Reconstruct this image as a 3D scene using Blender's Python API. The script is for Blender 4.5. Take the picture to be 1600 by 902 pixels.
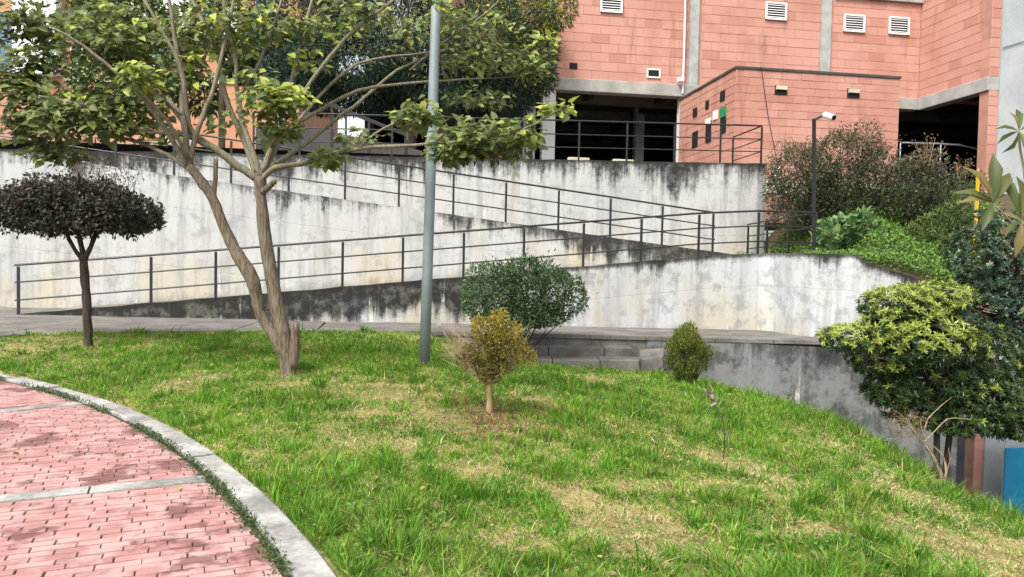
import bpy, math, random
import numpy as np
from mathutils import Vector, Matrix, Euler
R = math.radians
random.seed(7); rng = np.random.default_rng(7)
for o in list(bpy.data.objects): bpy.data.objects.remove(o)
scene = bpy.context.scene
COL = scene.collection

# ------------------------------------------------------------------ camera
FPX = 1150.0
CAMP = Vector((0, 0, 1.5))
CR = Matrix.Rotation(R(88.0), 3, 'X') @ Matrix.Rotation(R(1.1), 3, 'Z')
cam = bpy.data.cameras.new('camera'); cam_o = bpy.data.objects.new('camera', cam); COL.objects.link(cam_o)
cam.sensor_width = 36.0; cam.lens = 36.0 * FPX / 1600.0; cam.clip_start = 0.05; cam.clip_end = 2000
cam_o.matrix_world = Matrix.Translation(CAMP) @ CR.to_4x4()
scene.camera = cam_o
# ------------------------------------------------------------------ world, sun, exposure
SUN_AZ, SUN_EL = R(212), R(52)
w = bpy.data.worlds.new('World'); scene.world = w; w.use_nodes = True
wn = w.node_tree; wn.nodes.clear()
sky = wn.nodes.new('ShaderNodeTexSky'); sky.sky_type = 'NISHITA'; sky.sun_disc = False
sky.sun_elevation = SUN_EL; sky.sun_rotation = SUN_AZ; sky.dust_density = 4.0; sky.air_density = 1.0; sky.ozone_density = 1.0
hs = wn.nodes.new('ShaderNodeHueSaturation'); hs.inputs['Saturation'].default_value = 0.22
bg = wn.nodes.new('ShaderNodeBackground'); bg.inputs['Strength'].default_value = 0.125
wo = wn.nodes.new('ShaderNodeOutputWorld')
wn.links.new(sky.outputs[0], hs.inputs['Color']); wn.links.new(hs.outputs[0], bg.inputs[0]); wn.links.new(bg.outputs[0], wo.inputs[0])
sl = bpy.data.lights.new('sun', 'SUN'); sl.energy = 1.5; sl.angle = R(14); sl.color = (1.0, 0.965, 0.90)
so = bpy.data.objects.new('sun', sl); COL.objects.link(so)
sdir = Vector((math.sin(SUN_AZ) * math.cos(SUN_EL), math.cos(SUN_AZ) * math.cos(SUN_EL), math.sin(SUN_EL)))
so.rotation_euler = (-sdir).to_track_quat('-Z', 'Y').to_euler(); so.location = (0, 0, 30)
vs = scene.view_settings
scene.display_settings.display_device = 'sRGB'
vs.view_transform = 'Standard'; vs.look = 'None'; vs.gamma = 1; vs.use_curve_mapping = False; vs.exposure = 1.25
scene.cycles.use_denoising = True
scene.cycles.max_bounces = 6; scene.cycles.diffuse_bounces = 3; scene.cycles.transmission_bounces = 4; scene.cycles.transparent_max_bounces = 6

# ------------------------------------------------------------------ geometry frame helpers
TH = math.atan(0.154); CT, ST = math.cos(TH), math.sin(TH); Y0 = 14.0
def S(u, v, z=0.0): return Vector((u * CT - v * ST, Y0 + u * ST + v * CT, z))
def ray(px, py): return CR @ Vector(((px - 800) / FPX, -(py - 451) / FPX, -1.0))
def at(px, py, Y):
    d = ray(px, py); return CAMP + d * (Y / d.y)
def on_z(px, py, z):
    d = ray(px, py); return CAMP + d * ((z - CAMP.z) / d.z)
def to_site(p):
    x, y = p[0], p[1] - Y0
    return Vector((x * CT + y * ST, -x * ST + y * CT, p[2]))
def on_v(px, py, v):
    d = ray(px, py); c = to_site(CAMP); dv = -d.x * ST + d.y * CT
    return to_site(CAMP + d * ((v - c.y) / dv))
def on_u(px, py, u):
    d = ray(px, py); c = to_site(CAMP); du = d.x * CT + d.y * ST
    return to_site(CAMP + d * ((u - c.x) / du))
def pxm(Y): return Y / FPX

def vnoise(x, y, seed=0):
    xi = np.floor(x).astype(np.int64); yi = np.floor(y).astype(np.int64)
    xf = x - xi; yf = y - yi
    def h(a, b):
        n = (a * 374761393 + b * 668265263 + seed * 974634533) & 0xffffffff
        n = ((n ^ (n >> 13)) * 1274126177) & 0xffffffff
        return ((n ^ (n >> 16)) & 0xffff) / 65535.0
    sx = xf * xf * (3 - 2 * xf); sy = yf * yf * (3 - 2 * yf)
    return (h(xi, yi) * (1 - sx) + h(xi + 1, yi) * sx) * (1 - sy) + (h(xi, yi + 1) * (1 - sx) + h(xi + 1, yi + 1) * sx) * sy
def fbm(x, y, seed=0):
    return vnoise(x, y, seed) * .5 + vnoise(x * 2.1, y * 2.1, seed + 1) * .3 + vnoise(x * 4.3, y * 4.3, seed + 2) * .2

# ------------------------------------------------------------------ node materials
class NT:
    def __init__(s, name):
        s.m = bpy.data.materials.new(name); s.m.use_nodes = True; s.t = s.m.node_tree; s.t.nodes.clear()
        s.out = s.t.nodes.new('ShaderNodeOutputMaterial')
        s.b = s.t.nodes.new('ShaderNodeBsdfPrincipled'); s.t.links.new(s.b.outputs[0], s.out.inputs[0])
    def n(s, k, **kw):
        n = s.t.nodes.new('ShaderNode' + k)
        for a, v in kw.items(): setattr(n, a, v)
        return n
    def l(s, a, b): s.t.links.new(a, b)
    def put(s, inp, v):
        if hasattr(v, 'is_linked') or isinstance(v, bpy.types.NodeSocket): s.l(v, inp)
        else: inp.default_value = v
    def math(s, op, a, b=0.0, clamp=False):
        n = s.n('Math', operation=op, use_clamp=clamp); s.put(n.inputs[0], a); s.put(n.inputs[1], b); return n.outputs[0]
    def mix(s, f, a, b):
        n = s.n('Mix', data_type='RGBA'); s.put(n.inputs[0], f)
        s.put(n.inputs[6], a if not isinstance(a, tuple) else (*a, 1)); s.put(n.inputs[7], b if not isinstance(b, tuple) else (*b, 1)); return n.outputs[2]
    def step(s, v, lo, hi):
        n = s.n('MapRange', interpolation_type='SMOOTHSTEP'); s.put(n.inputs[0], v); n.inputs[1].default_value = lo; n.inputs[2].default_value = hi; return n.outputs[0]
    def coord(s, kind='Object'): return s.n('TexCoord').outputs[kind]
    def geo(s): return s.n('NewGeometry').outputs['Position']
    def vscale(s, vec, sc):
        n = s.n('Mapping'); s.l(vec, n.inputs[0]); n.inputs['Scale'].default_value = sc; return n.outputs[0]
    def noise(s, vec, scale, detail=4, rough=.55):
        n = s.n('TexNoise'); s.l(vec, n.inputs['Vector']); n.inputs['Scale'].default_value = scale; n.inputs['Detail'].default_value = detail
        n.inputs['Roughness'].default_value = rough; return n.outputs[0]
    def bump(s, h, strength=.3, dist=.02):
        n = s.n('Bump'); n.inputs['Strength'].default_value = strength; n.inputs['Distance'].default_value = dist
        s.l(h, n.inputs['Height']); s.l(n.outputs[0], s.b.inputs['Normal'])
    def fin(s, col, rough=.85, spec=.3, metal=0.0):
        s.put(s.b.inputs['Base Color'], col if not isinstance(col, tuple) else (*col, 1)); s.put(s.b.inputs['Roughness'], rough)
        s.b.inputs['Specular IOR Level'].default_value = spec; s.b.inputs['Metallic'].default_value = metal; return s.m
def plain(name, c1, c2=None, scale=6, rough=.8, spec=.3, metal=0, bump=.15, space='geo'):
    s = NT(name); g = s.geo() if space == 'geo' else s.coord('Object')
    if c2 is None: c2 = tuple(x * .75 for x in c1)
    a = s.noise(g, scale, 5); b = s.noise(g, scale * 9, 3)
    f = s.math('ADD', s.math('MULTIPLY', a, .7), s.math('MULTIPLY', b, .3)); f = s.step(f, .32, .68)
    if bump: s.bump(b, bump, .01)
    return s.fin(s.mix(f, c1, c2), rough, spec, metal)
def concrete(name, base, cream, dark, slen, bias, streakf=1.0, base_grime=.5, panel=True, left_dark=None, brown=.5, cap=.0, dark_amt=.99, spot=.45, right_dark=None, sps=3.2, spd=.42, lime=.66, spt=.52):
    """stained cast concrete. UV a = (run, depth under the coping), UV b = (run, height over the foot)"""
    s = NT(name)
    ua = s.n('UVMap', uv_map='a').outputs[0]; ub = s.n('UVMap', uv_map='b').outputs[0]
    sx = s.n('SeparateXYZ'); s.l(ua, sx.inputs[0]); U, D = sx.outputs[0], sx.outputs[1]
    sy = s.n('SeparateXYZ'); s.l(ub, sy.inputs[0]); H = sy.outputs[1]
    g = s.geo()
    blotch = s.noise(g, .9, 6, .6); fine = s.noise(g, 14, 5, .65)
    col = s.mix(s.math('MULTIPLY', s.step(blotch, .40, .62), s.step(H, 1.9, .1)), base, cream)
    col = s.mix(s.math('MULTIPLY', s.step(fine, .50, .75), .30), col, tuple(x * .55 for x in base))
    sp = s.noise(g, sps, 9, .72); col = s.mix(s.math('MULTIPLY', s.step(sp, spt, spt + .12), spot), col, tuple(x * spd for x in base))
    sp2 = s.noise(g, 9, 8, .75); col = s.mix(s.math('MULTIPLY', s.step(sp2, .58, .68), spot * .9), col, (.13, .13, .12))
    st1 = s.noise(s.vscale(ua, (.75 * streakf, .16, 1)), 1, 6, .62)
    st2 = s.noise(s.vscale(ua, (5 * streakf, .35, 1)), 1, 6, .7)
    st3 = s.noise(s.vscale(ua, (22 * streakf, .8, 1)), 1, 3, .6)
    sm = s.math('ADD', s.math('ADD', s.math('MULTIPLY', st1, 1.7), s.math('MULTIPLY', st2, .75)), s.math('ADD', s.math('MULTIPLY', st3, .28), s.math('SUBTRACT', s.math('MULTIPLY', sp2, .5), 1.055)))
    # faint grey run-off over the whole height
    col = s.mix(s.math('MULTIPLY', s.step(st2, .46, .66), .55), col, (.24, .245, .24))
    col = s.mix(s.math('MULTIPLY', s.step(s.noise(s.vscale(ua, (.8, .22, 6)), 1, 6, .7), .5, .66), .5), col, (.30, .31, .31))
    col = s.mix(s.math('MULTIPLY', s.step(s.noise(s.vscale(ua, (1.1, .05, 3)), 1, 4, .55), .60, .70), brown), col, (.36, .27, .15))
    t = s.math('SUBTRACT', s.math('ADD', sm, bias), s.math('DIVIDE', D, slen))
    if left_dark:
        k = s.n('MapRange'); s.l(U, k.inputs[0]); k.inputs[1].default_value = left_dark[0]; k.inputs[2].default_value = left_dark[1]
        k.inputs[3].default_value = left_dark[2]; k.inputs[4].default_value = 0; t = s.math('ADD', t, k.outputs[0])
    if right_dark:
        k = s.n('MapRange'); s.l(U, k.inputs[0]); k.inputs[1].default_value = right_dark[0]; k.inputs[2].default_value = right_dark[1]
        k.inputs[3].default_value = 0; k.inputs[4].default_value = right_dark[2]; t = s.math('ADD', t, k.outputs[0])
    mask = s.step(t, .47, .80)
    mask = s.math('MULTIPLY', mask, s.math('ADD', .80, s.math('MULTIPLY', s.step(s.noise(g, 5, 6, .7), .35, .55), .20)))
    col = s.mix(s.math('MULTIPLY', mask, dark_amt), col, dark)
    # pale lime runs
    lm = s.math('MULTIPLY', s.step(s.math('ADD', s.noise(s.vscale(ua, (3.1, .22, 9)), 1, 4, .6), s.math('MULTIPLY', s.math('SUBTRACT', sp2, .5), .22)), lime, lime + .07), s.step(sp, .40, .55))
    col = s.mix(s.math('MULTIPLY', lm, .8), col, (.66, .65, .60))
    if cap: col = s.mix(s.math('MULTIPLY', s.step(s.math('SUBTRACT', cap, s.math('ADD', D, s.math('MULTIPLY', fine, .12))), 0, .08), .8), col, dark)
    # grime at the foot
    gm = s.step(s.math('SUBTRACT', s.math('MULTIPLY', s.noise(s.vscale(ub, (3, 1.5, 4)), 1, 5, .7), .75), H), .05, .35)
    col = s.mix(s.math('MULTIPLY', gm, base_grime), col, (.10, .10, .075))
    if panel:   # shuttering seams
        wv = s.math('ABSOLUTE', s.math('SUBTRACT', s.math('FRACT', s.math('DIVIDE', U, 1.22)), .5))
        seam = s.step(wv, .496, .4995)
        dv = s.math('ABSOLUTE', s.math('SUBTRACT', s.math('FRACT', s.math('DIVIDE', s.math('ADD', D, .55), 1.2)), .5))
        seam2 = s.step(dv, .492, .499)
        sm_ = s.math('MAXIMUM', seam, seam2)
        col = s.mix(s.math('MULTIPLY', sm_, .38), col, (.22, .215, .2))
        hgt = s.math('SUBTRACT', s.math('ADD', s.math('MULTIPLY', fine, .6), s.math('MULTIPLY', blotch, .8)), s.math('MULTIPLY', sm_, .5))
    else: hgt = s.math('ADD', fine, blotch)
    s.bump(hgt, .45, .012)
    return s.fin(col, .88, .25)
def leafmat(name, c_dark, c_light, c_alt=None, trans=.25, rough=.5, spec=.35):
    s = NT(name)
    at_ = s.n('Attribute', attribute_name='rnd').outputs['Fac']; a2 = s.n('Attribute', attribute_name='alt').outputs['Fac']
    col = s.mix(at_, c_dark, c_light)
    if c_alt: col = s.mix(a2, col, c_alt)
    s.fin(col, rough, spec)
    tr = s.n('BsdfTranslucent'); s.l(col, tr.inputs[0])
    mx = s.n('MixShader'); mx.inputs[0].default_value = trans; s.l(s.b.outputs[0], mx.inputs[1]); s.l(tr.outputs[0], mx.inputs[2]); s.l(mx.outputs[0], s.out.inputs[0])
    return s.m
M = {}
M['wall_mid'] = concrete('cast concrete pale', (.50, .50, .485), (.50, .45, .34), (.030, .029, .026), 1.2, .12, brown=.30, cap=.07, right_dark=(15.5, 20.5, .50))
M['wall_up'] = concrete('cast concrete streaked', (.49, .485, .465), (.50, .42, .27), (.026, .025, .022), 1.7, .26, cap=.16)
M['wall_low'] = concrete('cast concrete mossy', (.49, .50, .50), (.48, .44, .35), (.022, .021, .018), .9, .10, left_dark=(7.8, 9.8, .62), cap=.17, brown=.6, lime=.62, spot=.55, spt=.49, right_dark=(15.6, 17.2, .32))
M['wall_foot'] = concrete('cast concrete grey', (.20, .204, .20), (.15, .15, .138), (.03, .03, .028), 3.2, .05, panel=False, brown=.15, spot=.95, sps=1.6, streakf=.6, spd=.30, lime=.62, spt=.44)
M['cement'] = plain('cement plain', (.42, .415, .395), (.28, .275, .26), 2.5, .9, .2, bump=.3)
M['beam'] = plain('cast beam', (.42, .41, .365), (.27, .26, .23), 2.0, .9, .2, bump=.2)
M['column'] = plain('cast column', (.42, .43, .40), (.28, .29, .27), 3, .9, .2)
M['greywall'] = plain('smooth grey render', (.42, .44, .445), (.33, .35, .355), 1.1, .85, .25, bump=.08)
M['slab'] = plain('worn paving concrete', (.21, .195, .175), (.10, .092, .08), 2.2, .85, .3, bump=.4)
M['kerb'] = plain('kerb concrete', (.43, .42, .395), (.17, .167, .155), 3.2, .9, .2, bump=.4)
M['black'] = plain('black enamel', (.012, .012, .014), (.02, .019, .018), 8, .42, .5, bump=.1)
M['galv'] = plain('galvanised grey', (.27, .315, .32), (.21, .25, .255), 4, .5, .5, .25, bump=.05)
M['white'] = plain('white paint', (.80, .80, .79), (.70, .70, .68), 3, .6, .3, bump=.05)
M['yellow'] = plain('yellow paint', (.70, .42, .03), (.55, .33, .03), 5, .55, .35)
M['painted_dark'] = plain('painted dark', (.015, .015, .016), (.02, .02, .02), 4, .8, .2)  # near black: shade inside holes painted on flat panels; also plain dark parts
M['blue'] = plain('blue sheet', (.02, .28, .48), (.015, .22, .40), 2, .5, .4, bump=.05)
M['green'] = plain('green sheet', (.03, .25, .10), (.025, .19, .08), 2, .5, .4, bump=.05)
M['silver'] = plain('bright metal', (.6, .62, .64), (.5, .52, .54), 5, .35, .5, .6, bump=.0)
M['soil'] = plain('soil', (.10, .075, .045), (.06, .055, .03), 5, .95, .1, bump=.6)
M['asphalt'] = plain('asphalt', (.05, .05, .052), (.035, .035, .037), 2, .9, .2)
M['dark_concrete'] = plain('weathered and shade-dark concrete', (.085, .08, .075), (.05, .047, .045), 1.4, .9, .2, bump=.3)  # on the stair flank this dark tone paints in shadow
M['glass'] = plain('window glass', (.10, .16, .22), (.07, .11, .16), .6, .08, .6, bump=0)
M['orange'] = plain('orange facing brick', (.50, .26, .16), (.42, .20, .12), 1.5, .85, .2)
M['cream'] = plain('cream render', (.55, .50, .36), (.46, .42, .30), 1.5, .85, .2)
M['garage'] = plain('garage concrete', (.050, .048, .044), (.035, .033, .03), 1.5, .9, .2)  # base colour lowered so the deep shade of the garage is painted in
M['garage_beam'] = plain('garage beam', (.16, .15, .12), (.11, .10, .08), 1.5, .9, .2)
M['rubber'] = plain('rubber', (.02, .02, .02), None, 9, .8, .2)
M['carpaint'] = plain('grey car paint', (.10, .11, .13), (.09, .10, .12), 3, .25, .5, bump=0)
M['redlens'] = plain('red lens', (.45, .02, .02), None, 3, .2, .5, bump=0)
def m_block():
    s = NT('salmon concrete block'); g = s.geo()
    r = s.n('ObjectInfo').outputs['Random']
    a = s.noise(g, .45, 5, .6); b = s.noise(g, 30, 4, .7); c = s.noise(s.vscale(g, (2.2, 2.2, .35)), 1, 5, .6)
    col = s.mix(r, (.535, .285, .222), (.485, .248, .19))
    col = s.mix(s.math('MULTIPLY', s.step(r, .90, .93), .35), col, (.36, .15, .11))
    col = s.mix(s.math('MULTIPLY', s.step(a, .46, .62), .5), col, (.38, .165, .12))
    col = s.mix(s.math('MULTIPLY', s.step(c, .56, .72), .55), col, (.22, .10, .075))
    col = s.mix(s.math('MULTIPLY', s.step(b, .48, .75), .3), col, (.56, .30, .23))
    s.bump(b, .35, .01); return s.fin(col, .9, .15)
M['block'] = m_block()
M['mortar'] = plain('block mortar', (.45, .245, .19), (.36, .19, .145), 3, .95, .1)
def m_brick():
    s = NT('red paving brick'); g = s.geo(); r = s.n('ObjectInfo').outputs['Random']
    a = s.noise(g, 1.9, 5, .6); b = s.noise(g, 45, 4, .7); c = s.noise(g, 6, 5, .65)
    r2 = s.math('FRACT', s.math('MULTIPLY', r, 7.31)); col = s.mix(r, (.41, .225, .205), (.31, .15, .135)); col = s.mix(s.math('MULTIPLY', s.step(r2, .72, .9), .45), col, (.24, .115, .10))
    col = s.mix(s.math('MULTIPLY', s.step(c, .42, .60), .6), col, (.47, .325, .30))
    col = s.mix(s.math('MULTIPLY', s.step(a, .56, .61), .72), col, (.125, .045, .04))
    col = s.mix(s.math('MULTIPLY', s.step(b, .5, .8), .35), col, (.47, .32, .29))
    s.bump(s.math('ADD', b, s.math('MULTIPLY', c, .6)), .5, .006); return s.fin(col, s.mix(s.step(a, .56, .61), (.85, .85, .85), (.45, .45, .45)), .3)
M['brick'] = m_brick()
M['joint'] = plain('dark joint sand', (.085, .062, .048), (.05, .06, .026), 5, .95, .1, bump=.5)
def m_bark(name, c1, c2, c3):
    s = NT(name); g = s.geo()
    a = s.noise(s.vscale(g, (48, 48, 6.0)), 1, 6, .65); b = s.noise(g, 3.0, 5, .6); c = s.noise(g, 60, 4, .6)
    col = s.mix(s.step(a, .35, .62), c1, c2); col = s.mix(s.math('MULTIPLY', s.step(b, .55, .7), .55), col, c3)
    s.bump(s.math('ADD', a, s.math('MULTIPLY', c, .4)), .55, .018); return s.fin(col, .9, .15)
M['bark'] = m_bark('ridged brown bark', (.085, .065, .045), (.21, .17, .125), (.12, .125, .07))
M['bark_dark'] = m_bark('dark bark', (.035, .03, .025), (.085, .07, .055), (.06, .06, .04))
M['twig'] = m_bark('pale twig bark', (.13, .115, .08), (.24, .215, .155), (.17, .18, .10))
M['twig_dry'] = m_bark('dry twig', (.20, .145, .09), (.40, .31, .20), (.26, .20, .13))
M['stem_yellow'] = m_bark('smooth tan stem', (.22, .14, .07), (.36, .25, .13), (.28, .2, .1))
M['lf_tree'] = leafmat('broad heart leaf', (.055, .085, .032), (.26, .31, .11), (.46, .52, .09), .35)
M['lf_dark'] = leafmat('purple black leaf', (.011, .013, .009), (.10, .098, .068), (.15, .08, .065), .2, .6, .3)
M['lf_acacia'] = leafmat('feathery blue green leaf', (.008, .020, .013), (.050, .10, .060), (.40, .38, .04), .2)
M['lf_bg'] = leafmat('soft green leaf', (.03, .06, .02), (.11, .17, .045), (.22, .26, .05), .25)
M['lf_feijoa'] = leafmat('grey green leathery leaf', (.018, .045, .018), (.12, .195, .078), (.23, .32, .16), .2, .5, .35)
M['lf_gold'] = leafmat('golden small leaf', (.050, .060, .012), (.31, .255, .03), (.15, .075, .02), .2)
M['lf_thuja'] = leafmat('olive green spray', (.022, .040, .008), (.13, .165, .026), (.30, .28, .05), .15)
M['lf_pitt'] = leafmat('glossy whorled leaf', (.012, .030, .010), (.07, .125, .03), (.36, .43, .075), .2, .35, .5)
M['lf_pitt2'] = leafmat('dark glossy leaf', (.012, .030, .016), (.055, .105, .05), (.16, .22, .12), .15, .32, .5)
M['lf_loquat'] = leafmat('long loquat leaf', (.05, .075, .02), (.16, .19, .055), (.24, .17, .07), .35)
M['lf_photinia'] = leafmat('bronze green leaf', (.018, .030, .014), (.105, .125, .06), (.19, .11, .065), .18)
M['lf_cover'] = leafmat('bright ground cover leaf', (.04, .095, .018), (.15, .29, .045), (.24, .36, .06), .25)
M['lf_fig'] = leafmat('pale lobed leaf', (.05, .11, .04), (.15, .27, .09), (.22, .33, .11), .25)
M['lf_pale'] = leafmat('pale curled leaf', (.12, .15, .07), (.33, .36, .2), (.25, .2, .14), .2)
M['lf_fallen'] = leafmat('dry fallen leaf', (.10, .06, .03), (.34, .24, .12), (.40, .34, .10), .15)
def m_grass():
    s = NT('grass blades'); c = s.n('Attribute', attribute_name='col').outputs['Color']
    s.fin(c, .6, .25); tr = s.n('BsdfTranslucent'); s.l(c, tr.inputs[0])
    mx = s.n('MixShader'); mx.inputs[0].default_value = .3; s.l(s.b.outputs[0], mx.inputs[1]); s.l(tr.outputs[0], mx.inputs[2]); s.l(mx.outputs[0], s.out.inputs[0]); return s.m
M['grass'] = m_grass()
def m_lawn():
    s = NT('lawn earth'); g = s.geo(); a = s.noise(g, 1.3, 6, .65); b = s.noise(g, 25, 5, .7)
    col = s.mix(s.step(a, .42, .6), (.13, .15, .04), (.30, .24, .105)); col = s.mix(s.math('MULTIPLY', s.step(b, .4, .7), .6), col, (.44, .36, .18))
    s.bump(b, .8, .03); return s.fin(col, .95, .1)
M['lawn'] = m_lawn()

# ------------------------------------------------------------------ mesh builder
class MB:
    def __init__(s): s.v = []; s.f = []; s.a = []; s.b = []; s.hasuv = False
    def add(s, vs_, fs, ua=None, ub=None):
        o = len(s.v); s.v += [tuple(p) for p in vs_]; s.f += [tuple(i + o for i in f) for f in fs]
        if ua: s.hasuv = True
        s.a += ua if ua else [(0, 0)] * len(vs_); s.b += ub if ub else [(0, 0)] * len(vs_)
        return s
    def box(s, x0, x1, y0, y1, z0, z1, xf=None):
        p = [(x, y, z) for z in (z0, z1) for y in (y0, y1) for x in (x0, x1)]
        if xf: p = [xf(*q) for q in p]
        return s.add(p, [(0, 2, 3, 1), (4, 5, 7, 6), (0, 1, 5, 4), (2, 6, 7, 3), (0, 4, 6, 2), (1, 3, 7, 5)])
    def sbox(s, u0, u1, v0, v1, z0, z1): return s.box(u0, u1, v0, v1, z0, z1, S)
    def tube(s, pts, rad, n=8):
        pts = [Vector(p) for p in pts]; m = len(pts)
        if not hasattr(rad, '__len__'): rad = [rad] * m
        t0 = (pts[1] - pts[0]).normalized(); up = Vector((0, 0, 1)) if abs(t0.z) < .9 else Vector((1, 0, 0))
        nx = t0.cross(up).normalized(); V = []; F = []
        for i in range(m):
            t = ((pts[min(i + 1, m - 1)] - pts[max(i - 1, 0)])).normalized()
            nx = (nx - t * nx.dot(t)).normalized(); ny = t.cross(nx)
            for k in range(n):
                a = 2 * math.pi * k / n; V.append(pts[i] + (nx * math.cos(a) + ny * math.sin(a)) * rad[i])
        for i in range(m - 1):
            for k in range(n):
                k2 = (k + 1) % n; F.append((i * n + k, i * n + k2, (i + 1) * n + k2, (i + 1) * n + k))
        F.append(tuple(range(n))[::-1]); F.append(tuple((m - 1) * n + k for k in range(n)))
        return s.add(V, F)
    def bar(s, p, q, w, d=None):
        """square bar from p to q"""
        p, q = Vector(p), Vector(q); t = (q - p).normalized(); d = d or w
        side = Vector((CT, ST, 0)) if abs(t.z) > .7 else t.cross(Vector((0, 0, 1))).normalized()
        other = t.cross(side).normalized(); V = []
        for c in (p, q):
            for a, b in ((-1, -1), (1, -1), (1, 1), (-1, 1)): V.append(c + side * a * w / 2 + other * b * d / 2)
        return s.add(V, [(3, 2, 1, 0), (4, 5, 6, 7)] + [(i, (i + 1) % 4, (i + 1) % 4 + 4, i + 4) for i in range(4)])
    def prism(s, poly, z0, z1):
        n = len(poly); z0 = z0 if hasattr(z0, '__len__') else [z0] * n; z1 = z1 if hasattr(z1, '__len__') else [z1] * n
        V = [(p[0], p[1], z0[i]) for i, p in enumerate(poly)] + [(p[0], p[1], z1[i]) for i, p in enumerate(poly)]
        return s.add(V, [tuple(range(n))[::-1], tuple(range(n, 2 * n))] + [(i, (i + 1) % n, (i + 1) % n + n, i + n) for i in range(n)])
    def mesh(s, name, mat, off=(0, 0, 0), smooth=False):
        me = bpy.data.meshes.new(name); off = Vector(off)
        me.from_pydata([Vector(p) - off for p in s.v], [], s.f)
        if s.hasuv:
            for nm, arr in (('a', s.a), ('b', s.b)):
                lay = me.uv_layers.new(name=nm); idx = np.zeros(len(me.loops), dtype=np.int32); me.loops.foreach_get('vertex_index', idx)
                lay.data.foreach_set('uv', np.array(arr, dtype=np.float32)[idx].ravel())
        if mat: me.materials.append(M[mat])
        if smooth: me.polygons.foreach_set('use_smooth', [True] * len(me.polygons))
        me.update(); return me
    def build(s, name, mat, parent=None, smooth=False, bevel=0):
        off = wloc(parent) if parent else Vector((0, 0, 0))
        me = s.mesh(name, mat, off, smooth); o = bpy.data.objects.new(name, me); COL.objects.link(o); o.parent = parent
        if bevel:
            bm = o.modifiers.new('bevel', 'BEVEL'); bm.width = bevel; bm.segments = 2; bm.limit_method = 'ANGLE'
        return o
def wloc(o):
    p = Vector((0, 0, 0))
    while o: p = p + o.location; o = o.parent
    return p
def tag(o, label=None, cat=None, group=None, kind=None):
    if label: o['label'] = label
    if cat: o['category'] = cat
    if group: o['group'] = group
    if kind: o['kind'] = kind
    return o
def thing(name, label, cat, loc, group=None):
    o = bpy.data.objects.new(name, None); COL.objects.link(o); o.location = loc; o.empty_display_size = .2
    return tag(o, label, cat, group)
def inst(name, me, parent, wpos, rotz=0.0, scale=None):
    o = bpy.data.objects.new(name, me); COL.objects.link(o); o.parent = parent
    o.location = Vector(wpos) - (wloc(parent) if parent else Vector((0, 0, 0))); o.rotation_euler = (0, 0, rotz)
    if scale: o.scale = scale
    return o
def wall_path(mb, pts, zt, zb, thick, sub=.4, capw=None):
    """wall along XY path; front is to the right-hand side of travel seen from camera (normal -> -Y for +X travel). thickness goes behind"""
    P = []; T = []; B = []; L = []; acc = 0
    for i in range(len(pts) - 1):
        a, b = Vector(pts[i][:2]), Vector(pts[i + 1][:2]); d = (b - a).length; k = max(1, int(d / sub))
        for j in range(k + (1 if i == len(pts) - 2 else 0)):
            f = j / k; P.append(a.lerp(b, f)); T.append(zt[i] * (1 - f) + zt[i + 1] * f); B.append(zb[i] * (1 - f) + zb[i + 1] * f); L.append(acc + d * f)
        acc += d
    n = len(P); V = []; F = []; ua = []; ub = []
    for i in range(n):
        t = (P[min(i + 1, n - 1)] - P[max(i - 1, 0)]).normalized(); nb = Vector((-t.y, t.x)); q = P[i] + nb * thick
        h = T[i] - B[i]
        jit = 0.006 * math.sin(L[i] * 7.3) + .004 * math.sin(L[i] * 19)
        V += [(P[i].x, P[i].y, B[i]), (P[i].x, P[i].y, T[i] + jit), (q.x, q.y, T[i] + jit), (q.x, q.y, B[i])]
        ua += [(L[i], h), (L[i], 0), (L[i], -.0), (L[i], h)]; ub += [(L[i], 0), (L[i], h), (L[i], h), (L[i], 0)]
    for i in range(n - 1):
        a, b = i * 4, (i + 1) * 4
        F += [(a, b, b + 1, a + 1), (a + 1, b + 1, b + 2, a + 2), (a + 2, b + 2, b + 3, a + 3), (a + 3, b + 3, b, a)]
    F += [(0, 1, 2, 3), (n * 4 - 1, n * 4 - 2, n * 4 - 3, n * 4 - 4)]
    return mb.add(V, F, ua, ub)

# ------------------------------------------------------------------ terrain
CP = np.array([(-9, 4, .2), (-8, 8.5, .38), (-5.4, 7.9, .23), (-6.06, 10.3, .39), (-4.7, 10.9, .36), (-3.6, 11.6, .33), (-2.3, 7.5, .30), (-1.6, 12.1, .29), (-1.05, 8.66, .27),
    (-.2, 6.6, .15), (-.3, 11.4, .0), (.3, 11.3, -.08), (1, 11.35, -.14), (2.1, 11.4, -.20), (2.5, 10.2, -.20), (1.2, 10.2, -.09), (3.5, 12.6, -.56), (4.4, 12.7, -.88), (5.3, 12.75, -1.2), (6.4, 12.85, -1.52),
    (0, 3.2, .15), (-.8, 3, .2), (-2.6, 5, .21), (-4, 6.8, .22), (2.7, 3.9, -.12), (4.1, 7, -.6), (1.64, 6.07, -.1), (1.6, 8.5, -.05), (3.2, 9.5, -.33), (2, 1, .1), (4.7, 10, -.80), (5.3, 11.2, -1.06), (4.6, 8.4, -.74), (4.3, 5.2, -.62),
    (3.6, 3, -.4), (5.4, 7, -1.5), (6.0, 9.7, -1.8), (5.4, 4.5, -1.5), (7.4, 8, -3.4), (8, 10.5, -3.7), (8.2, 12.8, -3.0), (7.5, 5, -3.2), (-5, -1, .2), (4, -1, -.1), (10, 9, -5), (10, 4, -5), (10, 13, -4.6), (-14, 8, .4), (-14, 0, .2), (-1, 14, .3), (-10, 12, .44), (4, 14, -.7)])
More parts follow.
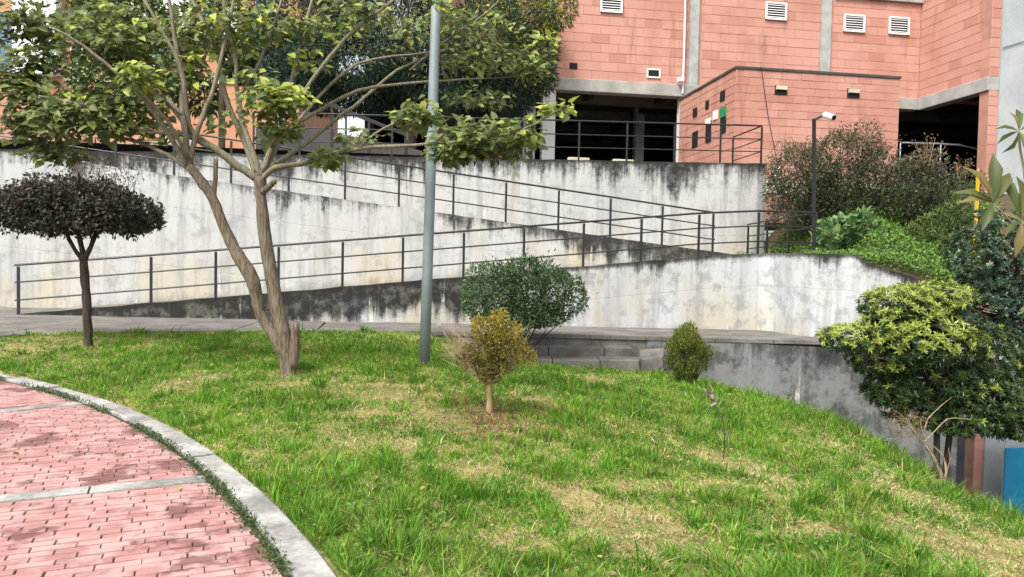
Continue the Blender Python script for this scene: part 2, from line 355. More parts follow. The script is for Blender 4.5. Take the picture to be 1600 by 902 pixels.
def tps_fit(c):
    n = len(c); d = np.hypot(c[:, None, 0] - c[None, :, 0], c[:, None, 1] - c[None, :, 1])
    K = np.where(d > 0, d * d * np.log(d + 1e-9), 0) + np.eye(n) * .15; P = np.c_[np.ones(n), c[:, :2]]
    A = np.block([[K, P], [P.T, np.zeros((3, 3))]]); return np.linalg.solve(A, np.r_[c[:, 2], 0, 0, 0])
TW = tps_fit(CP)
def tz(x, y, bumps=True):
    x = np.asarray(x, float); y = np.asarray(y, float); sh = x.shape; x = x.ravel(); y = y.ravel()
    d = np.hypot(x[:, None] - CP[None, :, 0], y[:, None] - CP[None, :, 1]); U = np.where(d > 0, d * d * np.log(d + 1e-9), 0)
    z = U @ TW[:-3] + TW[-3] + TW[-2] * x + TW[-1] * y; z = np.maximum(z, -7.5)
    if bumps: z = z + (fbm(x * 1.7, y * 1.7, 5) - .5) * .09 + (fbm(x * 6, y * 6, 9) - .5) * .03
    return z.reshape(sh)
def tz1(x, y): return float(tz(np.array([x]), np.array([y]))[0])
def ground_at(px, py):
    d = ray(px, py); t = np.linspace(2.2, 16, 600); X = d.x / d.y * t; Y = t; Z = CAMP.z + d.z / d.y * t
    h = tz(X, Y); i = np.argmax(Z < h); return Vector((X[i], Y[i], h[i]))
# plaza outline: kerb edges from the circle through three points of the outer kerb edge
ZP = 0.20
def circ(a, b, c):
    ax, ay, bx, by, cx, cy = a.x, a.y, b.x, b.y, c.x, c.y
    D = 2 * (ax * (by - cy) + bx * (cy - ay) + cx * (ay - by))
    ux = ((ax**2 + ay**2) * (by - cy) + (bx**2 + by**2) * (cy - ay) + (cx**2 + cy**2) * (ay - by)) / D
    uy = ((ax**2 + ay**2) * (cx - bx) + (bx**2 + by**2) * (ax - cx) + (cx**2 + cy**2) * (bx - ax)) / D
    return Vector((ux, uy)), math.hypot(ax - ux, ay - uy)
PC, PR = circ(on_z(0, 585, ZP), on_z(318, 700, ZP), on_z(525, 902, ZP))
KW = .155
def in_plaza(x, y, grow=0.0): return np.hypot(x - PC.x, y - PC.y) < PR + grow

xs = np.concatenate([np.arange(-16, -7, .3), np.arange(-7, 6.5, .09), np.arange(6.5, 10.4, .3)]); ys = np.concatenate([np.arange(-3, 2, .3), np.arange(2, 13.4, .09), np.arange(13.4, 14.2, .3)])
GX, GY = np.meshgrid(xs, ys); GZ = tz(GX, GY)
GZ = np.where(in_plaza(GX, GY, .07), np.minimum(GZ, ZP - .01), GZ); GZ = np.where(in_plaza(GX, GY, -.10), np.minimum(GZ, ZP - .14), GZ)
SWF = [(-14, 5.5), (-8, 8.7), (-6.7, 9.7), (-6.06, 10.35), (-4.7, 11.0), (-3.6, 11.65), (-1.6, 12.2), (-.5, 12.4), (1, 12.55), (2.1, 12.65), (3.4, 12.75), (5.75, 12.94)]
def sw_front(x): return np.interp(x, [p[0] for p in SWF], [p[1] for p in SWF])
SWZ = lambda x: np.interp(x, [-14, -8.5, 5.0, 9], [.44, .44, .24, .20])
GZ = np.where((GY > sw_front(GX) + .12) & (GX < 3.0), np.minimum(GZ, SWZ(GX) - .25), GZ)
ny_, nx_ = GX.shape
V = np.c_[GX.ravel(), GY.ravel(), GZ.ravel()]; idx = np.arange(nx_ * ny_).reshape(ny_, nx_)
F = np.c_[idx[:-1, :-1].ravel(), idx[:-1, 1:].ravel(), idx[1:, 1:].ravel(), idx[1:, :-1].ravel()]
def np_mesh(name, V, F, mat, smooth=False, attrs=None, cols=None):
    me = bpy.data.meshes.new(name); V = np.ascontiguousarray(V, dtype=np.float32); F = np.ascontiguousarray(F, dtype=np.int32); k = F.shape[1]
    me.vertices.add(len(V)); me.vertices.foreach_set('co', V.ravel()); me.loops.add(F.size); me.loops.foreach_set('vertex_index', F.ravel())
    me.polygons.add(len(F)); me.polygons.foreach_set('loop_start', np.arange(0, F.size, k, dtype=np.int32)); me.polygons.foreach_set('loop_total', np.full(len(F), k, dtype=np.int32))
    me.polygons.foreach_set('use_smooth', np.full(len(F), smooth, dtype=bool))
    me.update(calc_edges=True)
    for nm, arr in (attrs or {}).items():
        at_ = me.attributes.new(nm, 'FLOAT', 'POINT'); at_.data.foreach_set('value', np.ascontiguousarray(arr, dtype=np.float32))
    if cols is not None:
        at_ = me.attributes.new('col', 'FLOAT_COLOR', 'POINT'); at_.data.foreach_set('color', np.ascontiguousarray(np.c_[cols, np.ones(len(cols))], dtype=np.float32).ravel())
    me.materials.append(M[mat]); return me
def np_obj(name, V, F, mat, parent=None, **kw):
    off = np.array(wloc(parent)) if parent else np.zeros(3)
    o = bpy.data.objects.new(name, np_mesh(name, V - off, F, mat, **kw)); COL.objects.link(o); o.parent = parent; return o
tag(np_obj('lawn', V, F, 'lawn', smooth=True), 'sloping lawn of green and straw coloured grass', None, None, 'structure')
mb = MB(); mb.add([(-900, -900, -7.6), (900, -900, -7.6), (900, 900, -7.6), (-900, 900, -7.6)], [(0, 1, 2, 3)]); tag(mb.build('ground', 'asphalt'), kind='structure')

# ------------------------------------------------------------------ plaza: bricks, bands, kerb
plaza = MB()
ang = [2 * math.pi * i / 96 for i in range(96)]
plaza.prism([(PC.x + math.cos(a) * (PR - .02), PC.y + math.sin(a) * (PR - .02)) for a in ang], ZP - .2, ZP - .007)
plaza = tag(plaza.build('plaza_paving', 'joint'), 'round plaza of red paving brick with pale concrete bands', None, None, 'structure')
RIN = PR - KW - .035
def clip_poly(poly, nx, ny, c):   # keep nx*x+ny*y<=c
    out = []
    for i in range(len(poly)):
        p, q = poly[i], poly[(i + 1) % len(poly)]; a = nx * p[0] + ny * p[1] - c; b = nx * q[0] + ny * q[1] - c
        if a <= 0: out.append(p)
        if (a < 0 < b) or (b < 0 < a): t = a / (a - b); out.append((p[0] + (q[0] - p[0]) * t, p[1] + (q[1] - p[1]) * t))
    return out
b1a, b1b = on_z(0, 785, ZP), on_z(330, 752, ZP); b2a, b2b = on_z(0, 645, ZP), on_z(125, 632, ZP)
def band(a, b, wd):
    d = Vector((b.x - a.x, b.y - a.y)).normalized(); n = Vector((-d.y, d.x)); a2 = Vector((a.x, a.y)); return a2, d, n, wd
BANDS = [band(b1a, b1b, .13), band(b2a, b2b, .13)]
brick_mesh = {}
def brick_shape(poly, z0, z1):
    m_ = MB(); n = len(poly); c = (sum(p[0] for p in poly) / n, sum(p[1] for p in poly) / n)
    ins = []
    for p in poly:
        dx, dy = p[0] - c[0], p[1] - c[1]; L = math.hypot(dx, dy) or 1; k = max(0, (L - .003) / L); ins.append((c[0] + dx * k, c[1] + dy * k))
    V = [(p[0], p[1], z0) for p in poly] + [(p[0], p[1], z1 - .005) for p in poly] + [(p[0], p[1], z1) for p in ins]
    F = [tuple(range(2 * n, 3 * n))] + [(i, (i + 1) % n, (i + 1) % n + n, i + n) for i in range(n)] + [(i + n, (i + 1) % n + n, (i + 1) % n + 2 * n, i + 2 * n) for i in range(n)]
    return m_.add(V, F)
bricks = []
def lay(ang0, org, keep):
    shift = {r: rng.uniform(-.03, .03) for r in range(-100, 100)}; d = Vector((math.cos(ang0), math.sin(ang0))); n = Vector((-d.y, d.x)); BL, BW = .178, .062
    for r in range(-100, 100):
        for k in range(-46, 46):
            u0 = k * BL + (BL / 2 if r % 2 else 0) + shift[r] + rng.normal(0, .0008); v0 = r * BW
            rect = [(u0 + .002, v0 + .0035), (u0 + BL - .002, v0 + .0035), (u0 + BL - .002, v0 + BW - .0035), (u0 + .002, v0 + BW - .0035)]
            poly = [(org.x + d.x * a + n.x * b, org.y + d.y * a + n.y * b) for a, b in rect]
            cx = sum(p[0] for p in poly) / 4; cy = sum(p[1] for p in poly) / 4
            if math.hypot(cx - PC.x, cy - PC.y) > RIN + .25: continue
            if not (1.6 < cy < 10 and cx > -.72 * cy - 1.3 and cx < 1): continue
            whole = True
            for (nx, ny, c) in keep + [((cx - PC.x) / math.hypot(cx - PC.x, cy - PC.y), (cy - PC.y) / math.hypot(cx - PC.x, cy - PC.y), None)]:
                if c is None: c = nx * PC.x + ny * PC.y + RIN
                q = clip_poly(poly, nx, ny, c)
                if len(q) != 4 or any(abs(q[i][0] - poly[i][0]) > 1e-6 for i in range(min(len(q), 4))): whole = False
                poly = q
                if len(poly) < 3: break
            if len(poly) < 3: continue
            A = abs(sum(poly[i][0] * poly[(i + 1) % len(poly)][1] - poly[(i + 1) % len(poly)][0] * poly[i][1] for i in range(len(poly)))) / 2
            if A < .0012: continue
            bricks.append((poly, (cx, cy), ang0, whole, A))
def half(bd, side):
    a, d, n, wd = bd; s_ = 1 if side > 0 else -1
    # keep points with s*(n.(p-a)) >= (wd or 0)
    off = wd + .006 if side > 0 else .006
    c = n.x * a.x + n.y * a.y
    return (-n.x, -n.y, -(c + wd + .006)) if side > 0 else (n.x, n.y, c - .006)
a1 = math.atan2(BANDS[0][1].y, BANDS[0][1].x); a2 = math.atan2(BANDS[1][1].y, BANDS[1][1].x)
lay(a1 - R(1), BANDS[0][0] - BANDS[0][2] * .008, [half(BANDS[0], -1)])
lay(a1 + R(2), BANDS[0][0] + BANDS[0][2] * (BANDS[0][3] + .01), [half(BANDS[0], 1), half(BANDS[1], -1)])
lay(a2, BANDS[1][0] + BANDS[1][2] * (BANDS[1][3] + .01), [half(BANDS[1], 1)])
def inview(x, y, z, m=0):
    d = CR.transposed() @ (Vector((x, y, z)) - CAMP)
    if d.z > -.1: return False
    px, py = 800 + FPX * d.x / -d.z, 451 - FPX * d.y / -d.z
    return -m < px < 1600 + m and -m < py < 902 + m
bricks.sort(key=lambda b: (not inview(b[1][0], b[1][1], ZP, 8), -b[4] / (b[1][0]**2 + b[1][1]**2)))
rest = MB(); std = None
for i, (poly, c, an, whole, A) in enumerate(bricks):
    dz = float(np.clip(rng.normal(0, .002), -.0015, .004))
    if i < 300:
        if whole:
            if std is None:
                pl = [(-.0872, -.0272), (.0872, -.0272), (.0872, .0272), (-.0872, .0272)]
                std = [brick_shape([(x + rng.normal(0, .0014), y + rng.normal(0, .0012)) for x, y in pl], -.03, 0).mesh('brick', 'brick') for _ in range(8)]
            o = inst('brick', std[i % 8], plaza, (c[0], c[1], ZP + dz), an + rng.normal(0, .006)); o.rotation_euler[0] = float(np.clip(rng.normal(0, .012), -.02, .02)); o.rotation_euler[1] = float(np.clip(rng.normal(0, .006), -.01, .01))
        else:
            m_ = brick_shape([(p[0] - c[0], p[1] - c[1]) for p in poly], -.03, 0).mesh('brick', 'brick'); inst('brick', m_, plaza, (c[0], c[1], ZP + dz))
    else:
        b_ = brick_shape(poly, ZP - .03, ZP + dz); rest.add(b_.v, b_.f)
if rest.v: tag(rest.build('bricks_beyond', 'brick', plaza), kind='stuff')
for a, d, n, wd in BANDS:
    # band runs until the kerb; cast in lengths
    k = -6.0; L = 1.6
    while k < 6:
        s0, s1 = k + .004, k + L - .004; poly = [a + d * s0, a + d * s1, a + d * s1 + n * wd, a + d * s0 + n * wd]
        e = [(p.x, p.y) for p in poly]; k += L
        m0 = ((e[0][0] + e[2][0]) / 2, (e[0][1] + e[2][1]) / 2)
        far = a + d * s1
        r_ = Vector((far.x - PC.x, far.y - PC.y)); 
        if r_.length > RIN: e = clip_poly(e, r_.x / r_.length, r_.y / r_.length, (r_.x * PC.x + r_.y * PC.y) / r_.length + RIN)
        if len(e) < 3 or math.hypot(m0[0] - PC.x, m0[1] - PC.y) > RIN + .8: continue
        e = [(float(x), float(y)) for x, y in e]
        brick_shape(e, ZP - .04, ZP + .004).build('concrete_band', 'kerb', plaza)
# kerb stones round the plaza
a_start = math.atan2(on_z(525, 902, ZP).y - PC.y, on_z(525, 902, ZP).x - PC.x); stepa = .85 / PR; k = -4
while True:
    t0 = a_start + (k - .45) * stepa; t1 = t0 + stepa - .010 / PR; k += 1
    if k > 20: break
    lift = rng.normal(0, .004); sec = 8
    V = []; F = []
    prof = [(PR - KW, ZP - .12), (PR - KW, ZP + .010), (PR - KW + .010, ZP + .018), (PR - .012, ZP + .018), (PR, ZP + .008), (PR, ZP - .15)]
    for j in range(sec + 1):
        t = t0 + (t1 - t0) * j / sec
        for (r_, z_) in prof: V.append((PC.x + math.cos(t) * r_, PC.y + math.sin(t) * r_, z_ + lift))
    for j in range(sec):
        for q in range(5): F.append((j * 6 + q, j * 6 + q + 1, (j + 1) * 6 + q + 1, (j + 1) * 6 + q))
    F += [tuple(range(6))[::-1], tuple(sec * 6 + q for q in range(6))]
    MB().add(V, F).build('kerb_stone', 'kerb', plaza)

# ------------------------------------------------------------------ pavement along the ramp
def wallface_y(x): return Y0 + .154 * x
pave = MB(); xs_ = [-16] + [p[0] for p in SWF] ; 
base_poly = [(p[0], p[1]) for p in SWF] + [(5.2, 14.7), (-14, 14.9 - .154 * 19)]
pv = MB(); pv.prism([(x, y + ((.14 if x > 2.3 else .03) if i < len(SWF) else 0)) for i, (x, y) in enumerate(base_poly)], [float(SWZ(p[0])) - .5 for p in base_poly], [float(SWZ(p[0])) - .03 for p in base_poly])
pave = tag(pv.build('pavement', 'slab'), 'grey concrete pavement along the foot of the ramp', None, None, 'structure')
edges_x = [-14]; 
while edges_x[-1] < 5.6: edges_x.append(min(5.75, edges_x[-1] + 1.05 + rng.uniform(-.12, .25)))
for i in range(len(edges_x) - 1):
    x0, x1 = edges_x[i] + .006, edges_x[i + 1] - .006; sk = rng.uniform(.15, .3)   # joints lean
    y0a, y0b = float(sw_front(x0)), float(sw_front(x1)); y1a, y1b = wallface_y(x0) + .02, wallface_y(x1) + .02
    mids = [p for p in SWF if x0 + .05 < p[0] < x1 - .05]
    poly = [(x0, y0a)] + [(p[0], p[1]) for p in mids] + [(x1, y0b), (x1 - sk, y1b), (x0 - sk, y1a)]
    dz = rng.normal(0, .004)
    m_ = MB(); n = len(poly); m_.prism(poly, [float(SWZ(p[0])) - .075 for p in poly], [float(SWZ(p[0])) + dz for p in poly])
    m_.build('paving_slab', 'slab', pave, bevel=.008)

# ------------------------------------------------------------------ retaining walls and ramps
def RAMP1(u): return .44 + (u + 8.6) * .1017 if u < 4.6 else 1.78        # top of lower ramp kerb
def RAMP2(u): return np.interp(u, [-20, -10.1, -2.4, 5.2, 6.6], [4.3, 3.53, 2.66, 1.80, 1.76])
U_ = lambda u, v: S(u, v)
# lower ramp front wall, then bulging forward and falling away to the right
t = thing('ramp_wall', 'stained white concrete wall carrying the lower ramp, mossy dark at its low end', 'wall', S(-2, 0, .3))
mb = MB()
pts = [S(-8.6, 0), S(-4, 0), S(0, 0), S(4.0, 0), S(5.0, 0)]; zt = [.45, RAMP1(-4), RAMP1(0), RAMP1(4.0), 1.78]; zb = [.15, .1, .05, .0, -.1]
B0 = S(5.0, 0)
cur = [(5.18, 14.55), (5.35, 14.1), (5.55, 13.68), (5.82, 13.38), (6.15, 13.22)]
pts += [Vector((*c, 0)) for c in cur]; zt += [1.79, 1.79, 1.78, 1.77, 1.76]; zb += [-.1, -.1, -.1, -.1, -.1]
for px, py in ((1355, 410), (1400, 425), (1450, 441), (1500, 456)):
    p = at(px, py, 13.14); pts.append(Vector((p.x, p.y, 0))); zt.append(p.z); zb.append(-.1)
pp = [(p[0], p[1]) for p in pts]
wall_path(mb, pp, zt, zb, .22, .25); mb.build('wall_face', 'wall_low', t)
# ramp surface (lower)
m_ = MB(); V = []; us = [-14, -8.6, -4, 0, 4.6, 6.6]; zz = [.43, .43] + [RAMP1(u) - .05 for u in us[2:4]] + [1.72, 1.72]
for u, z in zip(us, zz): V += [S(u, .1, z), S(u, 2.05, z)]
m_.add(V, [(2 * i, 2 * i + 2, 2 * i + 3, 2 * i + 1) for i in range(len(us) - 1)]); m_.build('ramp_surface', 'slab', t)
tag(t.children[-1], 'worn grey ramp floor')
m_ = MB(); V = []
for u, z in zip([5.2, 7.2], [1.725, 1.725]): V += [S(u, .1, z), S(u, 4.0, z)]
m_.add(V, [(0, 2, 3, 1)]); m_.build('landing', 'slab', t)
# middle ramp wall
t2 = thing('ramp_wall', 'tall pale concrete wall carrying the middle ramp, tapering to the landing', 'wall', S(-3, 1.98, .5))
us = np.linspace(-16, 5.4, 10); mb = MB(); wall_path(mb, [S(u, 1.98)[:2] for u in us], [float(RAMP2(u)) for u in us], [RAMP1(u) - .2 if u > -8.6 else .2 for u in us], .2, .3); mb.build('wall_face', 'wall_mid', t2)
m_ = MB(); V = []
us = list(np.linspace(-16, 6.4, 8))
for u in us: V += [S(u, 2.1, float(RAMP2(u)) - .05), S(u, 4.0, float(RAMP2(u)) - .05)]
m_.add(V, [(2 * i, 2 * i + 2, 2 * i + 3, 2 * i + 1) for i in range(len(us) - 1)]); m_.build('ramp_surface', 'slab', t2)
# upper terrace wall
pR = on_v(1198, 256, 3.95); pL = on_v(600, 244.5, 3.95)
zU = lambda u: pL.z + (u - pL.x) * (pR.z - pL.z) / (pR.x - pL.x)
t3 = thing('terrace_wall', 'streaky concrete retaining wall below the terrace railing', 'wall', S(0, 3.95, 1.7))
us = np.linspace(-20, pR.x, 12); mb = MB(); wall_path(mb, [S(u, 3.95)[:2] for u in us], [zU(u) for u in us], [1.2] * 12, .3, .3); mb.build('wall_face', 'wall_up', t3)
mb = MB(); e = S(pR.x, 3.95); e2 = S(pR.x, 9.0); wall_path(mb, [e[:2], e2[:2]], [pR.z - .004] * 2, [1.2] * 2, .25, .4); mb.build('return_wall', 'wall_up', t3)
ZT = 4.08
# terrace floor
m_ = MB(); m_.add([S(-60, 4.2, zU(-3) - .05), S(pR.x - .02, 4.2, ZT), S(pR.x - .02, 40, ZT), S(-60, 40, zU(-3) - .05)], [(0, 1, 2, 3)]); tag(m_.build('terrace', 'slab'), 'upper terrace floor in front of the garage', None, None, 'structure')
# pavement foot wall on the right (below the path)
t4 = thing('retaining_wall', 'dark grey weathered concrete wall below the pavement edge, sinking into the lawn', 'wall', (4.5, 12.8, -.8))
pts = [(2.35, 12.685), (3.4, 12.765), (4.3, 12.83), (5.2, 12.92), (6.0, 12.97), (8.0, 13.04)]
mb = MB(); wall_path(mb, pts, [float(SWZ(p[0])) - .078 if p[0] < 5.15 else float(SWZ(p[0])) - .11 for p in pts], [-1.2, -1.3, -2, -2.4, -2.6, -5], .12, .3); mb.build('wall_face', 'wall_foot', t4)
# ------------------------------------------------------------------ steps
st = thing('garden_steps', 'two worn grey concrete steps from the pavement down to the lawn', 'steps', (1.0, 11.8, -.1))
def stp(name, x0, x1, ya, yb, d, z0, z1, skew=.0):
    m_ = MB(); m_.prism([(x0, ya), (x1, yb), (x1 + skew, yb + d), (x0, ya + d)], z0, z1); return m_.build(name, 'slab', st, bevel=.012)
g0 = at(845, 545, 12.2); 
stp('tread', -.75, .62, 11.98, 12.13, .5, -.2, .115); stp('tread', .63, 1.55, 12.14, 12.20, .5, -.2, .112); stp('tread', 1.56, 2.02, 12.19, 12.24, .45, -.2, .118)
stp('tread', -.6, .66, 11.55, 11.60, .5, -.35, -.018); stp('tread', .67, 1.42, 11.60, 11.64, .55, -.35, -.022); stp('tread', 1.43, 2.05, 11.64, 11.68, .5, -.35, -.016, .12)
ch = MB(); ch.prism([(2.1, 11.95), (2.5, 12.0), (2.62, 12.5), (2.2, 12.55)], [-.45] * 4, [-.04, .03, .11, .06]); tag(ch.build('broken_slab', 'slab', st, bevel=.02), 'broken tilted concrete chunk beside the steps')

# ------------------------------------------------------------------ railings
def railing(name, label, posts, hs, post_w=.045, loc=None, railr=.02, group=None, top_over=None, mat='black'):
    t = thing(name, label, 'railing', loc or posts[0])
    for p in posts: MB().bar((p[0], p[1], p[2] - .06), (p[0], p[1], p[2] + hs[0] - .03), post_w, post_w * .6).build('post', mat, t)
    for i, h in enumerate(hs):
        line = [Vector((p[0], p[1], p[2] + h)) for p in posts]
        if top_over: d0 = (line[0] - line[1]).normalized(); line[0] = line[0] + d0 * top_over; d1 = (line[-1] - line[-2]).normalized(); line[-1] = line[-1] + d1 * top_over
        m_ = MB(); m_.tube(line, railr if i == 0 else railr * .7, 8); m_.build('top_rail' if i == 0 else 'mid_rail', mat, t, smooth=False)
    return t
lowx = [(29, 491), (236, 473), (337, 463), (435, 455), (535, 446), (629, 438), (724, 430), (818, 423), (911, 416), (1001, 410), (1091, 402), (1184, 394), (1272, 391)]
P = [to_site(on_v(px, py, .10)) if False else on_v(px, py, .10) for px, py in lowx]
posts = [S(p.x, .10, RAMP1(p.x) if p.x > -8.55 else .44) for p in P]
c_end = posts[-1]
far = S(on_v(1168, 396, 3.6).x, 3.6, 1.72)
posts_all = posts + [posts[-1].lerp(far, .34), posts[-1].lerp(far, .67), far]
railing('ramp_railing', 'black metal railing along the lower ramp, turning back round the landing', posts_all, [.86, .56, .25], top_over=.06)
midx = [(1113, 399), (1034, 382), (953, 372), (872, 362), (790, 348), (708, 337), (623, 323), (539, 311), (451, 298), (361, 286), (272, 274)]
us = [on_v(px, py, 2.08).x for px, py in midx]; sp = us[-2] - us[-1]
us += [us[-1] - sp, us[-1] - 2 * sp, us[-1] - 3 * sp, us[-1] - 4 * sp]
railing('ramp_railing', 'black metal railing of the middle ramp sloping down to the right', [S(u, 2.08, float(RAMP2(u))) for u in us], [.90, .60, .29], top_over=.05)
terx = [1189, 1125, 1053, 979, 904, 830, 757, 683, 612, 540, 468, 396]
tus = [on_v(px, 252, 4.05).x for px in terx]
tp = [S(u, 4.05, zU(u)) for u in tus]
railing('terrace_railing', 'black metal railing on top of the streaky terrace wall', [S(tus[0], 5.7, pR.z - .02)] + tp, [.98, .64, .32])

# ------------------------------------------------------------------ buildings
VM = 10.3; VA = 5.95
def block_wall(parent, kind, axis, c, a0, a1, z0, z1, bl, bh, holes=(), proud=.010, phase=0.0, limit=None, off=0.06):
    """axis 'u': face at v=c looking to -v, runs along u.  axis 'v': face at u=c looking to -u, runs along v"""
    meshes = {}
    nrow = int((z1 - z0) / bh + .999)
    for r in range(nrow):
        za = z0 + r * bh; zb = min(za + bh, z1)
        x = a0 - ((bl / 2 if r % 2 else 0) + phase) % bl
        while x < a1:
            xa, xb = max(x, a0), min(x + bl, a1); x += bl
            if xb - xa < .03: continue
            cx, cz = (xa + xb) / 2, (za + zb) / 2
            if any(h[0] < xb - .02 and h[1] > xa + .02 and h[2] < zb - .02 and h[3] > za + .02 and (h[0] < cx < h[1]) and (h[2] < cz < h[3]) for h in holes): continue
            key = (round(xb - xa, 3), round(zb - za, 3), axis)
            if key not in meshes:
                w2, h2 = (xb - xa) / 2 - .004, (zb - za) / 2 - .004; m_ = MB()
                if axis == 'u': V = [(-w2, 0, -h2), (w2, 0, -h2), (w2, 0, h2), (-w2, 0, h2)]; n = (0, -1); V2 = [(x_ * (1 - .006 / w2), -proud, z_ * (1 - .006 / h2)) for x_, _, z_ in V]
                else: V = [(0, w2, -h2), (0, -w2, -h2), (0, -w2, h2), (0, w2, h2)]; V2 = [(-proud, y_ * (1 - .006 / w2), z_ * (1 - .006 / h2)) for _, y_, z_ in V]
                m_.add(V + V2, [(4, 5, 6, 7)] + [(i, (i + 1) % 4, (i + 1) % 4 + 4, i + 4) for i in range(4)])
                meshes[key] = m_.mesh(kind, 'block')
            j = rng.normal(0, .0025)
            pos = S(cx, c + j, cz) if axis == 'u' else S(c + j, cx, cz)
            inst(kind, meshes[key], parent, pos, TH)
main = thing('parking_building', 'salmon block parking building with open dark garage below', 'building', S(7, VM, ZT))
bb = on_v(970, 129, VM); uL = on_v(868, 100, VM).x; uR = on_v(1437, 90, VM).x
z_b1 = on_v(1066, 152, VM).z; z_b0 = on_v(1066, 133, VM).z; z_top = on_v(1437, 6, VM).z
UW = uR; VN = on_u(1547, 110, UW).y
print('main', uL, uR, z_b1, z_b0, z_top, 'wing near v', VN)
ztopm = z_b0 + .305 * 13
# core of block storey
m_ = MB(); m_.sbox(uL - 3.5, UW + 6, VM + .02, VM + .4, z_b0, 14); m_.build('wall', 'mortar', main)
m_ = MB(); m_.sbox(UW + .02, UW + .4, VN + .02, VM + .02, z_b0, 14); m_.build('wall', 'mortar', main)
cols = [(1077, 1091), (1282, 1297)]; cu = [(on_v(a, 60, VM).x, on_v(b, 60, VM).x) for a, b in cols]
segs = [(uL, cu[0][0]), (cu[0][1] + .09, cu[1][0]), (cu[1][1] + .09, uR - .01)]
for i, (a, b) in enumerate(segs): block_wall(main, 'block', 'u', VM + .02, a, b, z_b0, (z_b0 + .305 * 11) if i < 2 else z_top + .305, .61, .305, phase=i * .2)
block_wall(main, 'block', 'v', UW + .02, VN, VM, z_b0, z_b0 + .305 * 12, .61, .305)
block_wall(main, 'block', 'u', VM + 1.8, uL - 4, uL - .7, ZT, z_b0 + 3, .61, .305)
m_ = MB(); m_.sbox(uL - 4.2, uL - .65, VM + 1.82, VM + 2.1, ZT, 14); m_.build('wall', 'mortar', main)
for a, b in cu: m_ = MB(); m_.sbox(a, b, VM - .05, VM + .02, z_b0, 13); m_.build('column', 'column', main)
for a, b in cu: m_ = MB(); m_.sbox(b + .002, b + .088, VM - .005, VM + .02, z_b0, 13); m_.build('joint_strip', 'mortar', main)
ucol = on_v(850, 80, VM).x
m_ = MB(); m_.sbox(ucol, uL - .02, VM - .06, VM + .3, z_b0, 13); m_.build('column', 'beam', main)
# beams
m_ = MB(); m_.sbox(uL - .3, UW + .0, VM - .07, VM + .35, z_b1, z_b0); m_.build('beam', 'beam', main, bevel=.02)
m_ = MB(); m_.sbox(UW - .06, UW + .35, VN, VM - .075, z_b1 - .02, z_b0 - .002); m_.build('beam', 'cement', main, bevel=.02)
m_ = MB(); m_.sbox(cu[1][1] + .1, UW - .01, VM - .10, VM + .02, z_top, z_top + .5); m_.build('beam', 'cement', main)
# garage inside
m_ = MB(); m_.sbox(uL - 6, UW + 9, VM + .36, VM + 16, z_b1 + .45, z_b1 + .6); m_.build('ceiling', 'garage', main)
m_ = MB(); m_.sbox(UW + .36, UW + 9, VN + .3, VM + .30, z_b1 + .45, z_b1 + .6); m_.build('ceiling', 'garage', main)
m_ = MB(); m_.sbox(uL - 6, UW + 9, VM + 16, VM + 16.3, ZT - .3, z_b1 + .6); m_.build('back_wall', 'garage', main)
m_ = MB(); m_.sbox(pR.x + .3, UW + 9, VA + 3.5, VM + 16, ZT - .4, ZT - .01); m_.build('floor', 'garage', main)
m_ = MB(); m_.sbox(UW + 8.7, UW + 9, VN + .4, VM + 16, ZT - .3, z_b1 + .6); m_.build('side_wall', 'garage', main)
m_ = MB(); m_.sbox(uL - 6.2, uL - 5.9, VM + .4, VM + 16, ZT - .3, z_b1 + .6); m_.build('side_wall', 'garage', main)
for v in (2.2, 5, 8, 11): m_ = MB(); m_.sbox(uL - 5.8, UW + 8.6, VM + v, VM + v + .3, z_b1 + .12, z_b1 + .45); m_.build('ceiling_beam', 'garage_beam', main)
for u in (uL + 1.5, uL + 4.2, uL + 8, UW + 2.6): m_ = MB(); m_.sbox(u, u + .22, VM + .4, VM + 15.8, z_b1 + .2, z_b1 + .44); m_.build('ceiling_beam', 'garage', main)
a = on_v(993, 220, VM + 4).x; m_ = MB(); m_.sbox(a, a + .35, VM + 4, VM + 4.35, ZT, z_b1 + .44); m_.build('column', 'cement', main)
def ypost(p0, p1, v, nm='column'):
    a = on_v(p0, 220, v).x; b = on_v(p1, 220, v).x
    c = MB().sbox(a, b, v, v + .32, ZT, z_b1 - .002).build(nm, 'white', main)
    MB().sbox(a - .006, b + .006, v - .006, v + .32, ZT + .62, ZT + .80).build('yellow_stripe', 'yellow', c); MB().sbox(a - .007, b + .007, v - .007, v + .32, ZT + .80, ZT + .86).build('black_stripe', 'black', c)
ypost(847, 867, VM - .02); ypost(1062, 1072, VM - .02)
a = on_v(822, 220, VM + .6).x; b = on_v(836, 220, VM + .6).x; MB().sbox(a, b, VM + .6, VM + .9, ZT, z_b1).build('column', 'white', main)
for px, tp_ in ((812, 140), (819, 140)): p = on_v(px, 150, VM + 1.7); MB().tube([S(p.x, VM + 1.7, ZT), S(p.x, VM + 1.7, z_b0 + .4)], .07, 8).build('downpipe', 'silver', main)
